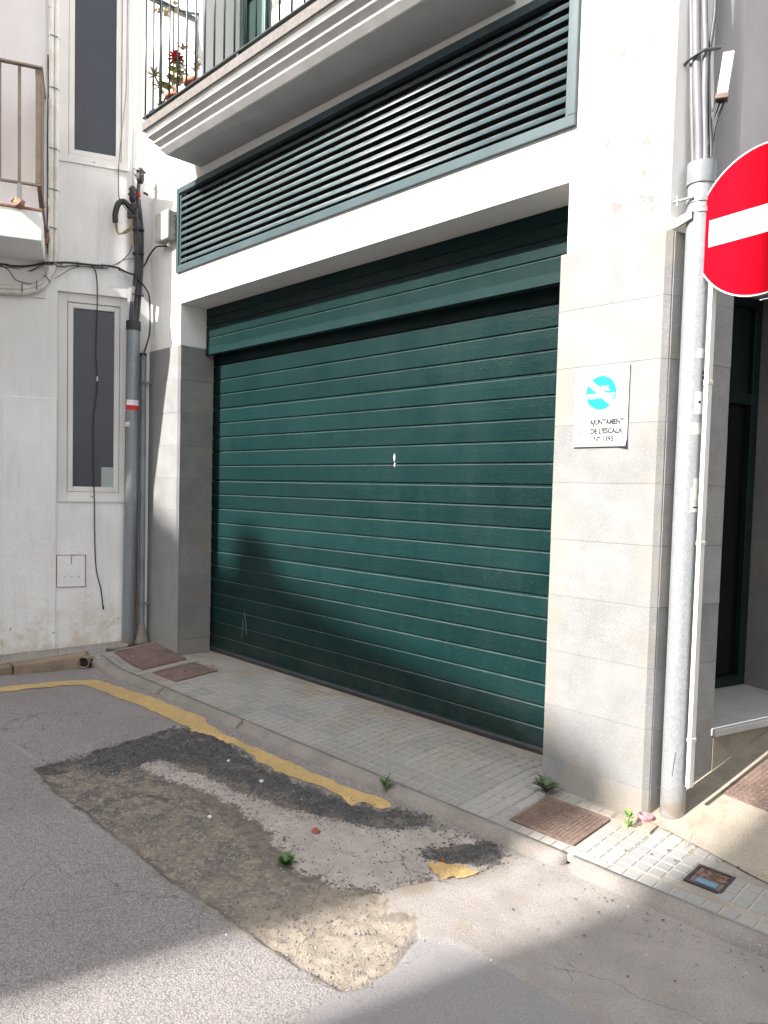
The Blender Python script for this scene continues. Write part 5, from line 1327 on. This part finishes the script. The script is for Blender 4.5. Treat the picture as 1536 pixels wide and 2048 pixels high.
# ------------------------------------------------------------------ houses across the street that throw the shade
hk = Vector((-.235, -1.0, 0)).normalized()
def house(name, label, poly, tops, body, roofm):
    """poly: plan; tops: eave height per vertex"""
    cx = sum(p[0] for p in poly) / len(poly); cy = sum(p[1] for p in poly) / len(poly)
    t = thing(name, label, 'house', (cx, cy, ROADZ), 'houses across the street'); n = len(poly)
    ar = sum(poly[i][0] * poly[(i + 1) % n][1] - poly[(i + 1) % n][0] * poly[i][1] for i in range(n))
    if ar < 0: poly = poly[::-1]; tops = tops[::-1]
    v = [(p[0], p[1], -.4) for p in poly] + [(p[0], p[1], h) for p, h in zip(poly, tops)]
    f = [tuple(range(n))[::-1]] + [(i, (i + 1) % n, n + (i + 1) % n, n + i) for i in range(n)] + [tuple(range(n, 2 * n))]
    mb = MB(); mb.add(v, f); mb.build('wall', body, t)
    mb = MB(); v2 = [(p[0], p[1], h + .002) for p, h in zip(poly, tops)] + [(p[0], p[1], h + .03) for p, h in zip(poly, tops)]
    mb.add(v2, [tuple(range(n))[::-1], tuple(range(n, 2 * n))] + [(i, (i + 1) % n, n + (i + 1) % n, n + i) for i in range(n)]); mb.build('roof', roofm, t)
    return t
YH = -14.0
rx = -.545 - .235 * (14 - 1.7); lx = .085 - .235 * (14 - 1.4)
b1 = house('opposite_house', 'cream house across the street behind the viewer, shading the road and kerb', [(rx, YH), (rx - .235 * 7, YH - 7), (-26, YH - 7), (-26, YH)], [10.55, 10.55, 10.55, 10.55], M['wall_far'], M['roof'])
YK = -23.0; dH = .8 * 23.384; kx = -.545 - .235 * (23 - 1.7)
def sx(x): return x - .235 * 23.384          # where a point of the shutter is shaded from
b3 = house('opposite_house', 'tall gabled house in the second row behind the viewer, shading the shutter foot', [(kx, YK), (kx - .235 * 8, YK - 8), (-40, YK - 8), (-40, YK), (sx(-4.95), YK), (sx(-4.28), YK), (sx(-4.12), YK), (sx(-3.80), YK), (sx(-3.45), YK), (sx(-2.6), YK), (sx(-1.1), YK)], [dH - .26, dH - .26, dH + 2, dH + 2, dH + .90, dH + .62, dH + 1.08, dH + 1.02, dH + .62, dH + .38, dH + .06], M['wall_far'], M['roof'])
for i in range(4):
    for j in range(3):
        x = -6.0 - 2.6 * i; z = 1.0 + 3.2 * j; mb = MB(); mb.box(x - .5, x + .5, YH + .001, YH + .03, z, z + 1.5); w = mb.build('window', M['pane'], b1)
        mb = MB(); mb.box(x - .56, x + .56, YH + .001, YH + .08, z - .08, z - .001); mb.build('sill', M['pvc'], w)
q = [SW(1.5, 4.3, 0), SW(10, 4.3, 0), SW(10, 9, 0), SW(1.5, 9, 0)]
house('side_street_house', 'cream house facing the doorway across the narrow side street', [(p.x, p.y) for p in q], [10, 10, 10, 10], M['wall_far'], M['roof'])  # added out of view; blocks skylight from the doorway recess
b2 = house('opposite_house', 'tall cream house across the street behind the viewer, shading the right corner', [(lx, YH), (lx - .235 * 8, YH - 8), (20, YH - 8), (20, YH)], [19, 19, 19, 19], M['wall_far'], M['roof'])
for i in range(4):
    for j in range(4):
        x = -.5 + 3.0 * i; z = 1.0 + 3.6 * j; mb = MB(); mb.box(x - .5, x + .5, YH + .001, YH + .03, z, z + 1.6); w = mb.build('window', M['pane'], b2)
        mb = MB(); mb.box(x - .56, x + .56, YH + .001, YH + .08, z - .08, z - .001); mb.build('sill', M['pvc'], w)
